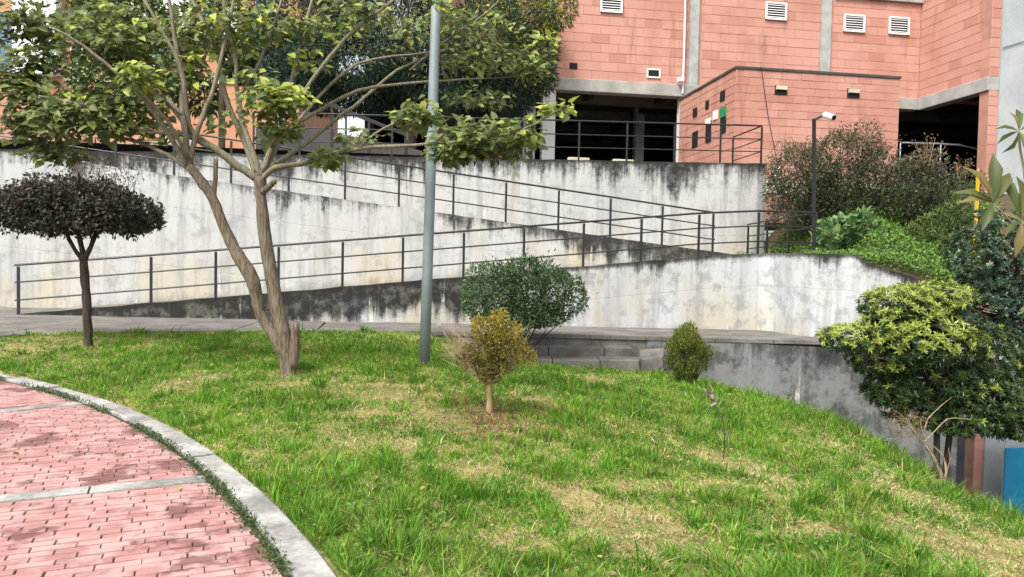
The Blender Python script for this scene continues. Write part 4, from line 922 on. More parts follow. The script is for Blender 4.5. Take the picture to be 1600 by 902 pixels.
P = np.vstack(PA); D = np.vstack(DA); n = len(P)
leaves('crown', tt, P, D * .5 + rng.normal(0, .6, (n, 3)) + [0, 0, -.2], rng.normal(0, .6, (n, 3)) + [0, -.3, .8], rng.uniform(.04, .075, n), rng.uniform(.024, .038, n), T_SMALL, 'lf_dark', alt=(rng.random(n) < .12) * .7)
p, d = ell(420, at(160, 272, Y), (70 * k, .4, 24 * k), 0); D = rng.normal(0, .5, (420, 3)) + [0, 0, .6]
m_ = MB()
for i in range(26):
    a_ = at(rng.uniform(80, 215), 300, Y + rng.uniform(-.3, .3)); m_.tube([a_, a_ + Vector((rng.normal(0, .06), 0, rng.uniform(.15, .35)))], [.004, .0015], 4)
tag(m_.build('shoots', 'bark_dark', tt), kind='stuff')
leaves('young_leaves', tt, p, D, rng.normal(0, 1, (420, 3)), rng.uniform(.03, .055, 420), .016, T_SMALL, 'lf_dark', alt=rng.uniform(.3, 1, 420))

# ------------------------------------------------------------------ background trees
def canopy_tree(name, label, base, clumps, mat, bark, trunk_pts, tr, L, W, T=T_SMALL, droop=.2, group=None, altf=None, shell=.3):
    t = thing(name, label, 'tree', base, group); m_ = MB()
    branch_mb(m_, trunk_pts, tr, tr * .35, 9, .01)
    for c, r, n, al in clumps[::2]: branch_mb(m_, [trunk_pts[len(trunk_pts) // 2], (Vector(trunk_pts[-1]) + Vector(c)) / 2, c], tr * .35, tr * .08, 6, .02)
    m_.build('trunk', bark, t, smooth=True)
    PA, DA, AA = [], [], []
    for c, r, n, al in clumps:
        p, d = ell(n, c, r, shell); PA.append(p); DA.append(d); AA.append((rng.random(n) < al) * rng.uniform(.4, 1, n))
    P = np.vstack(PA); D = np.vstack(DA); n = len(P)
    leaves('crown', t, P, D * .7 + rng.normal(0, .5, (n, 3)) + [0, 0, -droop], rng.normal(0, .5, (n, 3)) + [0, -.2, .9], rng.uniform(L * .6, L * 1.3, n), W, T, mat, alt=np.concatenate(AA)); return t
YA = 22.5; kA = pxm(YA); cl = []
for cx, cy, rx, ry, n, al in ((480, 40, 90, 60, 2600, .05), (600, 20, 100, 70, 3200, .12), (560, 90, 110, 50, 3000, .05), (680, 110, 110, 55, 3200, .08), (760, 60, 80, 50, 2600, .25), (825, 30, 55, 32, 1600, .4), (866, 18, 34, 16, 500, .5), (800, 120, 70, 40, 2200, .12), (770, 160, 65, 26, 1500, .0), (520, 150, 60, 30, 1200, .0), (840, 85, 35, 28, 800, .35), (640, -30, 140, 60, 2500, .2), (470, 120, 60, 36, 1600, .0), (590, 150, 70, 30, 1600, .0), (440, 70, 45, 40, 1000, .05), (700, 165, 60, 24, 1200, 0)):
    cl.append((at(cx, cy, YA + rng.uniform(-1.2, 1.2)), (rx * kA, 1.6, ry * kA), int(n * 2.2), al))
tb = at(642, 240, YA); tb.z = 4.0
canopy_tree('acacia_tree', 'dark feathery blue-green tree with yellow blossom beside the parking building', tb, cl, 'lf_acacia', 'bark_dark', [tb, at(642, 190, YA), at(640, 120, YA), at(635, 40, YA)], .22, .17, .045)
for i, (bx, by, cl0, lab, Yb) in enumerate((
    (200, 225, ((190, 30, 80, 45, 1500, .15), (250, 90, 60, 50, 1200, .3), (170, 130, 50, 35, 900, .2)), 'soft green tree with thin pale trunk behind the left fork', 24),
    (345, 215, ((340, 40, 70, 45, 900, .3), (390, 100, 40, 35, 700, .1), (310, 150, 40, 30, 600, .1)), 'slender pale-stemmed tree before the orange apartment block', 26),
    (440, 200, ((415, 105, 36, 25, 900, 0), (420, 60, 40, 30, 700, .2), (450, 130, 40, 30, 700, .0)), 'bushy dark green tree at the left of the feathery tree', 25))):
    kb = pxm(Yb); b0 = at(bx, by, Yb); b0.z = 3.9; cl = [(at(c[0], c[1], Yb + rng.uniform(-.8, .8)), (c[2] * kb, 1.2, c[3] * kb), int(c[4] * 2.2), c[5]) for c in cl0]
    canopy_tree('slender_tree', lab, b0, cl, 'lf_bg', 'twig', [b0, at(bx + 2, by - 90, Yb), at(bx - 4, by - 200, Yb), at(bx - 8, by - 260, Yb)], .13, .22, .10, group='trees behind the ramps')
# far woods at the very back (sight line closers)
# ------------------------------------------------------------------ shrubs
def shrub(name, label, base, clumps, mat, L, W, T=T_SMALL, tips=10, bark='bark_dark', tr=.015, shell=.45, up=.3, altf=.1, group=None, flat=None, cat='shrub', dl=.6, tm=None):
    t = thing(name, label, cat, base, group); PA, DA = [], []
    for c, r, n in clumps:
        p, d = ell(n, c, r, shell, flat); p = p + d * ((fbm(p[:, 0] * 5, p[:, 2] * 5 + p[:, 1] * 3, 8) - .45) * 1.1 * min(r))[:, None] + d * ((rng.random(n) < .03) * rng.random(n) * .25 * r[0])[:, None]; PA.append(p); DA.append(d)
    P = np.vstack(PA); D = np.vstack(DA); n = len(P); m_ = MB()
    sel = rng.choice(n, tips); random_shrub_twigs(m_, base, [Vector(base).lerp(Vector(P[i]), .92) for i in sel], tr); m_.build('stems', bark, t, smooth=True)
    zc = (P[:, 2] - P[:, 2].min()) / max(.01, np.ptp(P[:, 2]))
    al = (rng.random(n) < (altf if not callable(altf) else altf(P, zc))) * rng.uniform(.4, 1, n)
    leaves('foliage', t, P, D * dl + rng.normal(0, .5, (n, 3)) + [0, 0, up], rng.normal(0, .6, (n, 3)) + [0, -.4, .7], rng.uniform(L * .65, L * 1.25, n), W * rng.uniform(.8, 1.2, n), T, mat, rnd=np.clip(rng.normal(.45, .28, n), 0, 1), alt=al); return t
Y = 11.75; k = pxm(Y); b = at(815, 522, Y); b.z = tz1(b.x, b.y)
shrub('evergreen_bush', 'rounded dense grey-green bush at the pavement edge in front of the ramp wall', b, [(at(cx, cy, Y + dy), (rx * k, .5, ry * k), n) for cx, cy, rx, ry, n, dy in ((775, 455, 52, 44, 2600, 0), (835, 455, 58, 46, 3000, -.1), (875, 462, 42, 34, 1500, .05), (815, 430, 50, 26, 1400, .1), (830, 490, 50, 22, 1100, -.1), (765, 480, 38, 26, 1100, 0), (800, 498, 52, 16, 1000, -.15), (850, 496, 40, 14, 700, -.1))], 'lf_feijoa', .062, .028, T_LEAF, 14, altf=.16)
# golden shrub
base = ground_at(764, 646); Y = base.y; k = pxm(Y)
gs = thing('golden_shrub', 'golden brown shrub on one tan stem with bare twigs at both sides', 'shrub', base)
m_ = MB(); branch_mb(m_, [at(764, 650, Y), at(765, 625, Y), at(764, 600, Y)], [5.5 * k, 4.5 * k, 5 * k], 0, 9, .001)
for (x, y, dy) in ((735, 560, .05), (755, 540, -.08), (780, 545, .1), (800, 560, -.05), (765, 510, 0), (745, 570, -.12), (790, 520, .1)): branch_mb(m_, [at(764, 603, Y), at((764 + x) / 2 + rng.normal(0, 3), (600 + y) / 2 + 6, Y + dy / 2), at(x, y, Y + dy)], 3 * k, 1 * k, 6, .003)
m_.build('stem', 'stem_yellow', gs, smooth=True)
m_ = MB()
for i in range(120):
    sd = -1 if i < 85 else 1
    o_ = at(764 + sd * rng.uniform(8, 40), rng.uniform(535, 592), Y + rng.uniform(-.12, .12)); e_ = at(764 + sd * rng.uniform(42, 80 if sd < 0 else 72), rng.uniform(498, 565), Y + rng.uniform(-.22, .22))
    md = o_.lerp(e_, .55) + Vector((rng.normal(0, .02), rng.normal(0, .03), rng.normal(-.01, .02))); m_.tube([o_, md, e_], [.0026, .0020, .0010], 4)
tag(m_.build('bare_twigs', 'twig_dry', gs), kind='stuff')
PA = []; DA = []; RR = []
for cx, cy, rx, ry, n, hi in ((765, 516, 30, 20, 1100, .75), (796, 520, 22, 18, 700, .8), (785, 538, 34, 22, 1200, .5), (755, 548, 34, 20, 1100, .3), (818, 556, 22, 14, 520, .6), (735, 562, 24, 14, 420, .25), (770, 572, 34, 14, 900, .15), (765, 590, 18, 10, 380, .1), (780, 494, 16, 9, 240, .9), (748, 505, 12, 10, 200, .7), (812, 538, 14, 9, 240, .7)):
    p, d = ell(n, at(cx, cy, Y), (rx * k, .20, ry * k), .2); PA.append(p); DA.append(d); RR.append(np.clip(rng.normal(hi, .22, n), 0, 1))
P = np.vstack(PA); D = np.vstack(DA); n = len(P)
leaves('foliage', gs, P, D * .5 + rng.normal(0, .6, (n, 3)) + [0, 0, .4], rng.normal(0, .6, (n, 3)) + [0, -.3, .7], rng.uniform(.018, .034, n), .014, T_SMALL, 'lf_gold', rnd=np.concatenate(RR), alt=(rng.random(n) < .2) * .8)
# thuja
base = ground_at(1075, 602); Y = base.y; k = pxm(Y)
PA = []; DA = []; tj = thing('conifer_shrub', 'small egg-shaped olive conifer beside the lower wall', 'shrub', base)
branch_mb(m_ := MB(), [at(1076, 606, Y), at(1076, 585, Y), at(1075, 540, Y)], .022, .01, 7); m_.build('stem', 'bark_dark', tj)
for i in range(70):
    f = rng.random(); ax = rng.uniform(-1, 1); prof_ = 33 * (1 - abs(f - .42)**1.6 * 1.9); cx = 1075 + ax * prof_; cy = 588 - f * 72; dy = rng.uniform(-.24, .24) * (1 - abs(ax) * .5)
    p, d = ell(170, at(cx, cy, Y + dy), (8 * k, .07, 13 * k), .1); PA.append(p); DA.append(d * .3 + [ax * .3, 0, 1.1])
P = np.vstack(PA); D = np.vstack(DA); n = len(P)
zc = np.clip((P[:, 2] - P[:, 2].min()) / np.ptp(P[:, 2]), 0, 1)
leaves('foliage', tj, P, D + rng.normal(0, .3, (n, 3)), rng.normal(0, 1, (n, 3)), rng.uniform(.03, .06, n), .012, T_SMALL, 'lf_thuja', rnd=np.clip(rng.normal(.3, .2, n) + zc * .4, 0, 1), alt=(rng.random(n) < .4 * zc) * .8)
# sapling
base = ground_at(1128, 718); Y = base.y; k = pxm(Y); sp_ = thing('sapling', 'thin bare sapling with a tuft of pale curled leaves on top', 'plant', base)
m_ = MB(); branch_mb(m_, [at(1130, 722, Y), at(1132, 690, Y), at(1130, 660, Y), at(1116, 636, Y), at(1106, 612, Y)], .006, .003, 6, .001); branch_mb(m_, [at(1128, 700, Y), at(1118, 675, Y), at(1114, 660, Y)], .003, .0015, 5); branch_mb(m_, [at(1131, 700, Y), at(1140, 672, Y), at(1138, 655, Y)], .003, .0015, 5); m_.build('stem', 'bark_dark', sp_)
p = np.array([at(1104 + 20 * f + rng.normal(0, 3), 612 + 26 * f, Y + rng.normal(0, .02)) for f in rng.random(30)]); n = 30
leaves('foliage', sp_, p, rng.normal(0, .5, (n, 3)) + [-.2, 0, .6], rng.normal(0, 1, (n, 3)) + [0, -1, 0], rng.uniform(.05, .075, n), .028, T_LEAF, 'lf_pale', alt=(rng.random(n) < .2) * .8)
# right hand shrubs
def whorl(name, label, base, clumps, mat, nw, L, W, altf, trunkpts, tr, cat='shrub', per=9):
    t = thing(name, label, cat, base); m_ = MB()
    for tp_ in trunkpts: branch_mb(m_, tp_, tr, tr * .4, 8, .006)
    PA, DA, AA, CA = [], [], [], []
    tot = sum(c[2] for c in clumps)
    for c, r, wgt, al in clumps:
        n = int(nw * wgt / tot); p, d = ell(n, c, r, .5)
        for i in range(0, n, 14): branch_mb(m_, [Vector(trunkpts[i % len(trunkpts)][-1]), Vector(c).lerp(Vector(p[i]), .4), Vector(p[i])], tr * .3, .003, 5)
        ax = unit(d * .7 + np.array([0, -.25, .65]) + rng.normal(0, .25, (n, 3)))
        al_ = rng.random(n) < al * np.clip(.5 + d[:, 2] + .3 * -d[:, 1], 0, 1.3)  # upper and front whorls turn yellow-green more often: sunlight painted into leaf colour
        for q in range(per):
            th = q * 2.4 + rng.random(n) * .6; e1 = unit(np.cross(ax, np.array([.3, .9, .1]))); e2 = np.cross(ax, e1); rad = e1 * np.cos(th)[:, None] + e2 * np.sin(th)[:, None]
            lift = .25 + .5 * (q / per); PA.append(p + ax * (.02 * q / per)); DA.append(rad + ax * lift); CA.append(ax); AA.append(al_ * rng.uniform(.35, 1, n))
    m_.build('stems', 'bark_dark', t, smooth=True)
    P, D, N, A_ = np.vstack(PA), np.vstack(DA), np.vstack(CA), np.concatenate(AA); n = len(P)
    leaves('foliage', t, P, D + rng.normal(0, .12, (n, 3)), N + rng.normal(0, .15, (n, 3)), rng.uniform(L * .7, L * 1.2, n), W, T_LEAF, mat, rnd=np.clip(rng.normal(.4, .25, n), 0, 1), alt=A_); return t
Y = 8.6; k = pxm(Y); bx = at(1466, 700, Y); bx.z = tz1(bx.x, bx.y)
whorl('whorled_shrub', 'wide shrub with yellow-green leaf whorls, sunlit brightness painted in, over dark glossy foliage', bx, [(at(cx, cy, Y + dy), (rx * k, .42, ry * k), wg, al) for cx, cy, rx, ry, wg, dy, al in (
    (1420, 480, 75, 34, 5, -.1, .95), (1345, 530, 62, 22, 3, -.1, .9), (1450, 535, 85, 34, 5, -.3, .85), (1385, 560, 60, 30, 3, 0, .5), (1425, 512, 80, 30, 4, -.2, .95), (1470, 470, 50, 30, 2.5, -.1, .8), (1440, 640, 60, 28, 2.2, .1, .05), (1460, 590, 85, 40, 5, 0, .10), (1400, 610, 50, 30, 2.4, .1, .08), (1530, 560, 70, 60, 5, .1, .06), (1520, 620, 70, 42, 4, 0, .15), (1580, 630, 50, 40, 3, -.1, .1), (1500, 655, 60, 25, 2.5, 0, .05), (1570, 662, 50, 22, 2, 0, .08))],
    'lf_pitt', 3900, .066, .021, 0, [[bx - Vector((0, 0, .3)), at(1464, 640, Y), at(1455, 590, Y)], [bx + Vector((.1, .05, -.35)), at(1488, 650, Y + .1), at(1510, 590, Y + .1)]], .045)
Y = 10.2; k = pxm(Y); bx = at(1660, 700, Y); bx.z = tz1(bx.x, bx.y)
whorl('dark_evergreen', 'tall dark blue-green evergreen at the picture edge behind the whorled shrub', bx, [(at(cx, cy, Y + dy), (rx * k, .55, ry * k), wg, .12) for cx, cy, rx, ry, wg, dy in (
    (1555, 420, 55, 55, 4, 0), (1590, 480, 70, 60, 5, 0), (1525, 480, 45, 45, 3, .1), (1560, 550, 70, 55, 5, 0), (1630, 420, 60, 70, 4, .1), (1640, 560, 60, 80, 5, 0), (1600, 610, 70, 50, 4, .1), (1570, 355, 30, 30, 1, 0), (1522, 400, 34, 44, 2.2, .2), (1535, 352, 22, 24, .8, .2))],
    'lf_pitt2', 2300, .066, .028, 0, [[bx - Vector((0, 0, .3)), at(1640, 600, Y), at(1600, 500, Y)]], .05, 'tree', 8)
# loquat close by
Y = 4.7; base = Vector((4.0, 4.9, tz1(4.0, 4.9))); lq = thing('loquat_plant', 'young plant with long drooping olive leaves reaching in from the edge', 'plant', base)
m_ = MB(); hub1, hub2, hub3 = at(1592, 205, Y), at(1552, 318, Y), at(1596, 345, Y)
branch_mb(m_, [base - Vector((0, 0, .1)), base + Vector((-.05, 0, 1.2)), at(1640, 400, Y), at(1606, 300, Y), hub1], .018, .006, 7, .003); branch_mb(m_, [at(1640, 430, Y), at(1600, 370, Y), hub2], .009, .004, 6, .002); branch_mb(m_, [at(1640, 400, Y), hub3], .008, .004, 6, .002)
m_.build('stem', 'twig', lq, smooth=True)
LQ = [(hub1, 1558, 196, .0), (hub1, 1556, 222, .05), (hub1, 1576, 240, -.05), (hub1, 1583, 172, 0), (hub1, 1592, 165, .05), (hub1, 1625, 190, 0), (hub1, 1610, 240, -.1), (hub2, 1519, 253, -.05), (hub2, 1556, 236, 0), (hub2, 1583, 262, .06), (hub2, 1497, 292, .0), (hub2, 1504, 308, -.05), (hub2, 1537, 355, -.1), (hub2, 1546, 345, .05), (hub2, 1575, 300, 0), (hub3, 1565, 330, .0), (hub3, 1572, 360, -.08), (hub3, 1600, 270, .05), (hub3, 1640, 350, 0), (hub3, 1590, 400, -.05), (hub3, 1560, 262, .1), (hub2, 1535, 300, .08)]
lq_m = []
for j in range(4):
    Vv, Ff, kq = leaf_verts(np.zeros((1, 3)), np.array([[1., 0, 0]]), np.array([[0, 0, 1.]]), np.array([1.]), np.array([.25]), T_LONG); lq_m.append(np_mesh('leaf', Vv, Ff, 'lf_loquat', True, attrs={'rnd': np.full(kq, .25 + .2 * j), 'alt': np.full(kq, [0, .2, 0, .7][j])}))
for i, (h, px, py, dy) in enumerate(LQ):
    tip = at(px, py, Y + dy); d_ = tip - h; L_ = max(d_.length, .12); d_.normalize(); n_ = Vector((rng.normal(0, .4), -.7, .7)); n_ = (n_ - d_ * n_.dot(d_)).normalized(); b_ = n_.cross(d_)
    o = bpy.data.objects.new('leaf', lq_m[i % 4]); COL.objects.link(o); o.parent = lq; o.matrix_local = Matrix.Translation(h - base) @ Matrix((d_, b_, n_)).transposed().to_4x4() @ Matrix.Scale(L_, 4)
# dry twiggy shrub on the crest
base = ground_at(1474, 768); Y = base.y; k = pxm(Y); tw = thing('dry_shrub', 'leaning half-dead shrub of pale bare twigs at the lawn crest', 'shrub', base); m_ = MB(); print('dry', base)
for pts, r in (([(1475, 772), (1470, 740), (1450, 705), (1425, 670), (1400, 650)], 4), ([(1474, 765), (1462, 720), (1440, 690), (1415, 655), (1395, 640)], 3), ([(1475, 760), (1478, 725), (1462, 700), (1435, 680)], 3), ([(1440, 690), (1450, 655), (1470, 635), (1488, 620)], 2), ([(1445, 690), (1480, 655), (1515, 656), (1518, 650)], 1.6), ([(1476, 745), (1484, 720), (1482, 700)], 1.5), ([(1465, 725), (1440, 670), (1442, 650)], 1.6)):
    branch_mb(m_, [at(x, y, Y + rng.normal(0, .04)) for x, y in pts], r * k * .62, .0014, 6, .003)
for i in range(130):
    o_ = at(rng.uniform(1396, 1448), rng.uniform(645, 690), Y + rng.normal(0, .06)); m_.tube([o_, o_ + Vector((rng.normal(-.015, .035), rng.normal(0, .03), rng.normal(.015, .03)))], [.0024, .0012], 4)
tag(m_.build('twigs', 'twig_dry', tw), kind='stuff')
p, d = ell(520, at(1412, 660, Y), (32 * k, .15, 26 * k), 0); leaves('withered_leaves', tw, p, rng.normal(0, 1, (520, 3)), rng.normal(0, 1, (520, 3)), rng.uniform(.012, .025, 520), .008, T_SMALL, 'lf_gold', rnd=rng.uniform(0, .3, 520), alt=(rng.random(520) < .5) * 1.0)
# hillside shrubs
def hb(px, Y, py=400):
    p = at(px, py, Y); p.z = float(hz(np.array([p.x]), np.array([p.y]))[0]); return p
Y = 17.0; k = pxm(Y)
redtop = lambda P, zc: np.clip((zc - .5) * 1.3, .06, .65)
def wisp(t, spots, Y, n=500, mat='lf_photinia'):
    m_ = MB(); P = []
    for cx, cy0, cy1, w_ in spots:
        for i in range(14):
            a_ = at(cx + rng.normal(0, w_ * .35), cy0, Y + rng.normal(0, .2)); e_ = at(cx + rng.normal(0, w_), rng.uniform(cy1, (cy0 + cy1) / 2), Y + rng.normal(0, .3)); m_.tube([a_, a_.lerp(e_, .5) + Vector(rng.normal(0, .03, 3)), e_], [.008, .006, .002], 4)
            for f in rng.random(n // (14 * len(spots)) + 1): P.append(a_.lerp(e_, .15 + .9 * f) + Vector(rng.normal(0, .05, 3)))
    tag(m_.build('shoots', 'twig_dry', t), kind='stuff'); P = np.array(P); n_ = len(P); leaves('young_leaves', t, P, rng.normal(0, 1, (n_, 3)) + [0, 0, .3], rng.normal(0, 1, (n_, 3)), rng.uniform(.04, .08, n_), .03, T_SMALL, mat, alt=rng.uniform(.3, 1, n_))
s1 = shrub('bronze_shrub', 'large bronze-green shrub with red shoots beside the camera pole', hb(1300, Y), [(at(cx, cy, Y + dy), (rx * k, .9, ry * k), n) for cx, cy, rx, ry, n, dy in ((1250, 270, 50, 36, 3200, 0), (1310, 250, 58, 40, 3600, .1), (1340, 290, 55, 42, 3200, 0), (1235, 300, 38, 30, 1500, .3), (1240, 335, 34, 24, 1500, .5), (1285, 345, 40, 20, 1200, .5), (1290, 310, 60, 32, 2600, .2), (1372, 270, 34, 34, 1500, .1), (1340, 215, 28, 20, 500, 0))], 'lf_photinia', .085, .032, T_SMALL, 14, tr=.03, altf=redtop, up=.1)
wisp(s1, [(1330, 240, 195, 22), (1250, 245, 215, 22), (1375, 245, 215, 18)], Y, 900)
Y = 16.2; k = pxm(Y); b = hb(1420, Y)
s2 = shrub('bronze_shrub', 'bronze-brown shrub on a dark trunk before the open garage', b, [(at(cx, cy, Y + dy), (rx * k, .8, ry * k), n) for cx, cy, rx, ry, n, dy in ((1425, 285, 48, 34, 2800, 0), (1460, 310, 48, 34, 2600, 0), (1400, 320, 40, 26, 1700, .1), (1490, 300, 30, 34, 1200, .2), (1440, 255, 26, 20, 500, .1), (1455, 335, 40, 20, 1000, -.2))], 'lf_photinia', .085, .032, T_SMALL, 12, tr=.03, altf=redtop, up=.1)
branch_mb(m_ := MB(), [b - Vector((0, 0, .2)), at(1420, 350, Y), at(1424, 310, Y)], .07, .05, 8, .01); m_.build('trunk', 'bark_dark', s2)
wisp(s2, [(1450, 255, 215, 16), (1500, 280, 245, 14)], Y, 420)
Y = 16; k = pxm(Y); shrub('lobed_leaf_plant', 'pale green lobed-leaf plant at the foot of the camera pole', hb(1312, 15.4), [(at(cx, cy, 15.4), (rx * k, .4, ry * k), n) for cx, cy, rx, ry, n in ((1305, 362, 26, 22, 150), (1335, 352, 26, 18, 130), (1290, 375, 14, 14, 50))], 'lf_fig', .16, .14, T_HEART, 10, bark='stem_yellow', altf=.3, cat='plant')
shrub('fern_plant', 'arching fern-like plant between the two bronze shrubs', hb(1395, 16.4), [(at(cx, cy, 16.4), (rx * k, .4, ry * k), n) for cx, cy, rx, ry, n in ((1395, 350, 26, 16, 420), (1415, 340, 20, 14, 250))], 'lf_cover', .22, .05, T_LONG, 10, altf=.3, cat='plant', dl=1.2)
shrub('wild_shrub', 'loose olive shrub on the bank right of the bronze shrubs', hb(1470, 15.0), [(at(cx, cy, 15.0 + dy), (rx * k, .6, ry * k), n) for cx, cy, rx, ry, n, dy in ((1470, 365, 45, 26, 1400, .3), (1500, 350, 40, 30, 1200, 0), (1440, 380, 30, 20, 700, .2), (1500, 395, 40, 25, 900, -.4))], 'lf_bg', .10, .03, T_SMALL, 12, altf=.3)
# ground cover on the bank
n = 60000; X_ = rng.uniform(5.6, 11.5, n); Yy = rng.uniform(13.2, 18.6, n); pxs = X_ / Yy
okm = (pxs < .66) & (Yy > wall_y(X_) + .24) & ~((X_ * CT + (Yy - Y0) * ST < 6.95) & (Yy < 18.2) & (Yy > 14.4)); X_, Yy = X_[okm], Yy[okm]; n = len(X_); hh = .10 + .22 * fbm(X_ * 2, Yy * 2, 11)
zc_ = np.minimum(hz(X_, Yy), 1.64 + np.clip(X_ * CT + (Yy - Y0) * ST - 6.9, 0, 9) * 1.1)
P = np.c_[X_, Yy, zc_ + rng.random(n) * hh]
tag(leaves('ground_cover', None, P, rng.normal(0, .8, (n, 3)) + [0, 0, .1], rng.normal(0, .4, (n, 3)) + [0, -.3, 1], rng.uniform(.03, .07, n), .038, T_SMALL, 'lf_cover', rnd=np.clip(rng.normal(.5, .3, n), 0, 1), alt=(rng.random(n) < .2) * .7), 'bright green ground cover on the bank', None, None, 'stuff')

# ------------------------------------------------------------------ poles
base = ground_at(663, 571); Y = base.y; k = pxm(Y); print('pole', base)
lp = thing('lamp_post', 'plain galvanised grey lamp post leaning slightly on the lawn', 'lamp post', base)
a, b = at(663, 575, Y), at(681, 22, Y); d = (b - a); m_ = MB(); m_.tube([a - d * .03, a + d * .3, b, b + d * .25], [8.5 * k, 8.3 * k, 7.6 * k, 7.2 * k], 20); m_.build('pole', 'galv', lp, smooth=True)
m_ = MB(); top = b + d * .25; branch_mb(m_, [top - d * .02, top + Vector((.1, 0, .35)), top + Vector((.7, 0, .5))], .04, .03, 8); m_.build('arm', 'galv', lp, smooth=True)
m_ = MB(); q_ = top + Vector((.65, 0, .48)); m_.box(q_.x, q_.x + .6, q_.y - .13, q_.y + .13, q_.z - .05, q_.z + .07); m_.build('lamp_head', 'galv', lp, bevel=.03)
m_ = MB(); m_.tube([a - d * .005, a + d * .006], [8.8 * k, 8.8 * k], 20); m_.build('foot_collar', 'galv', lp)
cpz = S(posts[-1].x if False else to_site(c_end).x + .02, .16, 1.7)
ct = thing('camera_pole', 'thin black pole with a white security camera at the landing corner', 'camera pole', cpz)
Yc = cpz.y; tb_, tt_ = at(1272, 396, Yc), at(1272, 186, Yc)
MB().bar(tb_ - Vector((0, 0, .05)), tt_, .055).build('pole', 'black', ct); MB().bar(tt_ - Vector((0, 0, .02)), at(1288, 180, Yc - .1), .04).build('arm', 'black', ct)
c0_, c1_ = at(1287, 179, Yc - .1), at(1303, 184, Yc - .35); hd = MB().tube([c0_, c0_.lerp(c1_, .15), c1_], [.04, .062, .062], 12).build('camera_body', 'white', ct, smooth=False); MB().tube([c1_, c1_ + (c1_ - c0_).normalized() * .01], [.05, .05], 12).build('lens', 'painted_dark', hd)
Yf = 14.2; fp0, fp1 = at(1525, 345, Yf), at(1528, 276, Yf); fp0.z -= .6
yf = thing('fence_post', 'yellow painted post with a spear tip among the bushes', 'post', fp0)
MB().bar(fp0, fp1, .045).build('post', 'yellow', yf); MB().tube([fp1, fp1 + Vector((0, 0, .03)), fp1 + Vector((0, 0, .05)), fp1 + Vector((0, 0, .17))], [.02, .045, .03, .002], 8).build('spear_tip', 'yellow', yf)
wp = thing('white_pipe', 'short slanting white pipe between terrace wall end and bronze shrub', 'pipe', at(1202, 300, 18.2))
MB().tube([at(1196, 302, 18.2), at(1218, 262, 18.6)], .022, 8).build('pipe', 'white', wp); MB().tube([at(1195, 304, 18.2), at(1197.5, 299.5, 18.2)], .03, 8).build('collar', 'silver', wp)
# leftover dead foliage hanging right of the terrace wall end

# ------------------------------------------------------------------ grass
def grass_sample(n, power=1.3):
    out = []
    while sum(len(o) for o in out) < n:
        m = n * 3; Yg = 2.6 + (13.2 - 2.6) * rng.random(m) ** power; Xg = rng.uniform(-.80, .80, m) * (Yg + 1.0)
        ok = (~in_plaza(Xg, Yg, .015)) & (Yg < np.where((Xg > -.62) & (Xg < 2.2), 11.62, np.where(Xg < 2.5, sw_front(Xg) - .02, 12.80))) & (Xg < 7.5) & (np.hypot(Xg - base_t.x, Yg - base_t.y) > .10)
        out.append(np.c_[Xg, Yg][ok])
    return np.vstack(out)[:n]
base_t = tree.location
dry_px = [(620, 685, 70, 22), (740, 735, 60, 18), (700, 660, 70, 20), (560, 650, 60, 25), (900, 780, 50, 30), (980, 820, 80, 40), (1120, 720, 90, 30), (1200, 750, 70, 25), (1430, 780, 110, 45), (1550, 850, 80, 50), (1030, 840, 60, 30), (1250, 830, 80, 30), (540, 690, 40, 20), (790, 860, 60, 25), (520, 610, 60, 18), (620, 610, 60, 15), (470, 600, 60, 16), (60, 545, 90, 14), (300, 600, 60, 14), (1320, 700, 60, 20), (920, 590, 60, 10), (1480, 850, 90, 40), (1000, 870, 60, 30), (840, 620, 40, 10)]
red_px = [(760, 655, 75, 26)]; dark_px = [(380, 640, 90, 50), (560, 800, 120, 60), (700, 850, 140, 50), (480, 740, 70, 40), (1000, 560, 200, 40), (1200, 690, 160, 40), (800, 800, 60, 25), (960, 650, 120, 40)]
def proj(X, Y, Z):
    A_ = np.array(CR.transposed()); d = (np.c_[X, Y, Z] - np.array(CAMP)) @ A_.T; return 800 + FPX * d[:, 0] / -d[:, 2], 451 - FPX * d[:, 1] / -d[:, 2]
def gauss(px, py, spots):
    g = np.zeros(len(px))
    for cx, cy, rx, ry in spots: g = np.maximum(g, np.exp(-((px - cx) / rx) ** 2 - ((py - cy) / ry) ** 2))
    return g
# ground patches are fixed in place: centres are turned into lawn positions first
def patch(spots):
    out = []
    for cx, cy, rx, ry in spots:
        c = ground_at(cx, cy); e1 = ground_at(cx, cy + ry); e2 = ground_at(cx, cy - ry); out.append((c.x, c.y, rx * pxm(c.y), max(.15, abs(e2.y - e1.y) / 2)))
    return out
def gpatch(X, Y, pt):
    g = np.zeros(len(X))
    for cx, cy, rx, ry in pt: g = np.maximum(g, np.exp(-((X - cx) / rx) ** 2 - ((Y - cy) / ry) ** 2))
    return g
DRY, RED, LUSH = patch(dry_px), patch(red_px), patch(dark_px)
NB = 400000
Pg = grass_sample(NB); X_, Yg = Pg[:, 0], Pg[:, 1]
nz = fbm(X_ * 1.6, Yg * 1.6, 21); nz2 = fbm(X_ * 5.5, Yg * 5.5, 31); nz3 = fbm(X_ * 13, Yg * 13, 41)
dry = np.clip(gpatch(X_, Yg, DRY) * .95 + (nz - .55) * 1.7 + (nz2 - .5) * 1.9 - gpatch(X_, Yg, LUSH) * .5, 0, .92)
red = np.clip(gpatch(X_, Yg, RED) * 1.2 + (nz2 - .5) * .6, 0, 1)
tuft = np.clip((nz3 - .50) * 4 + (fbm(X_ * 5, Yg * 5, 77) - .5) * 3, 0, 1.25) * (1 - dry * .75)
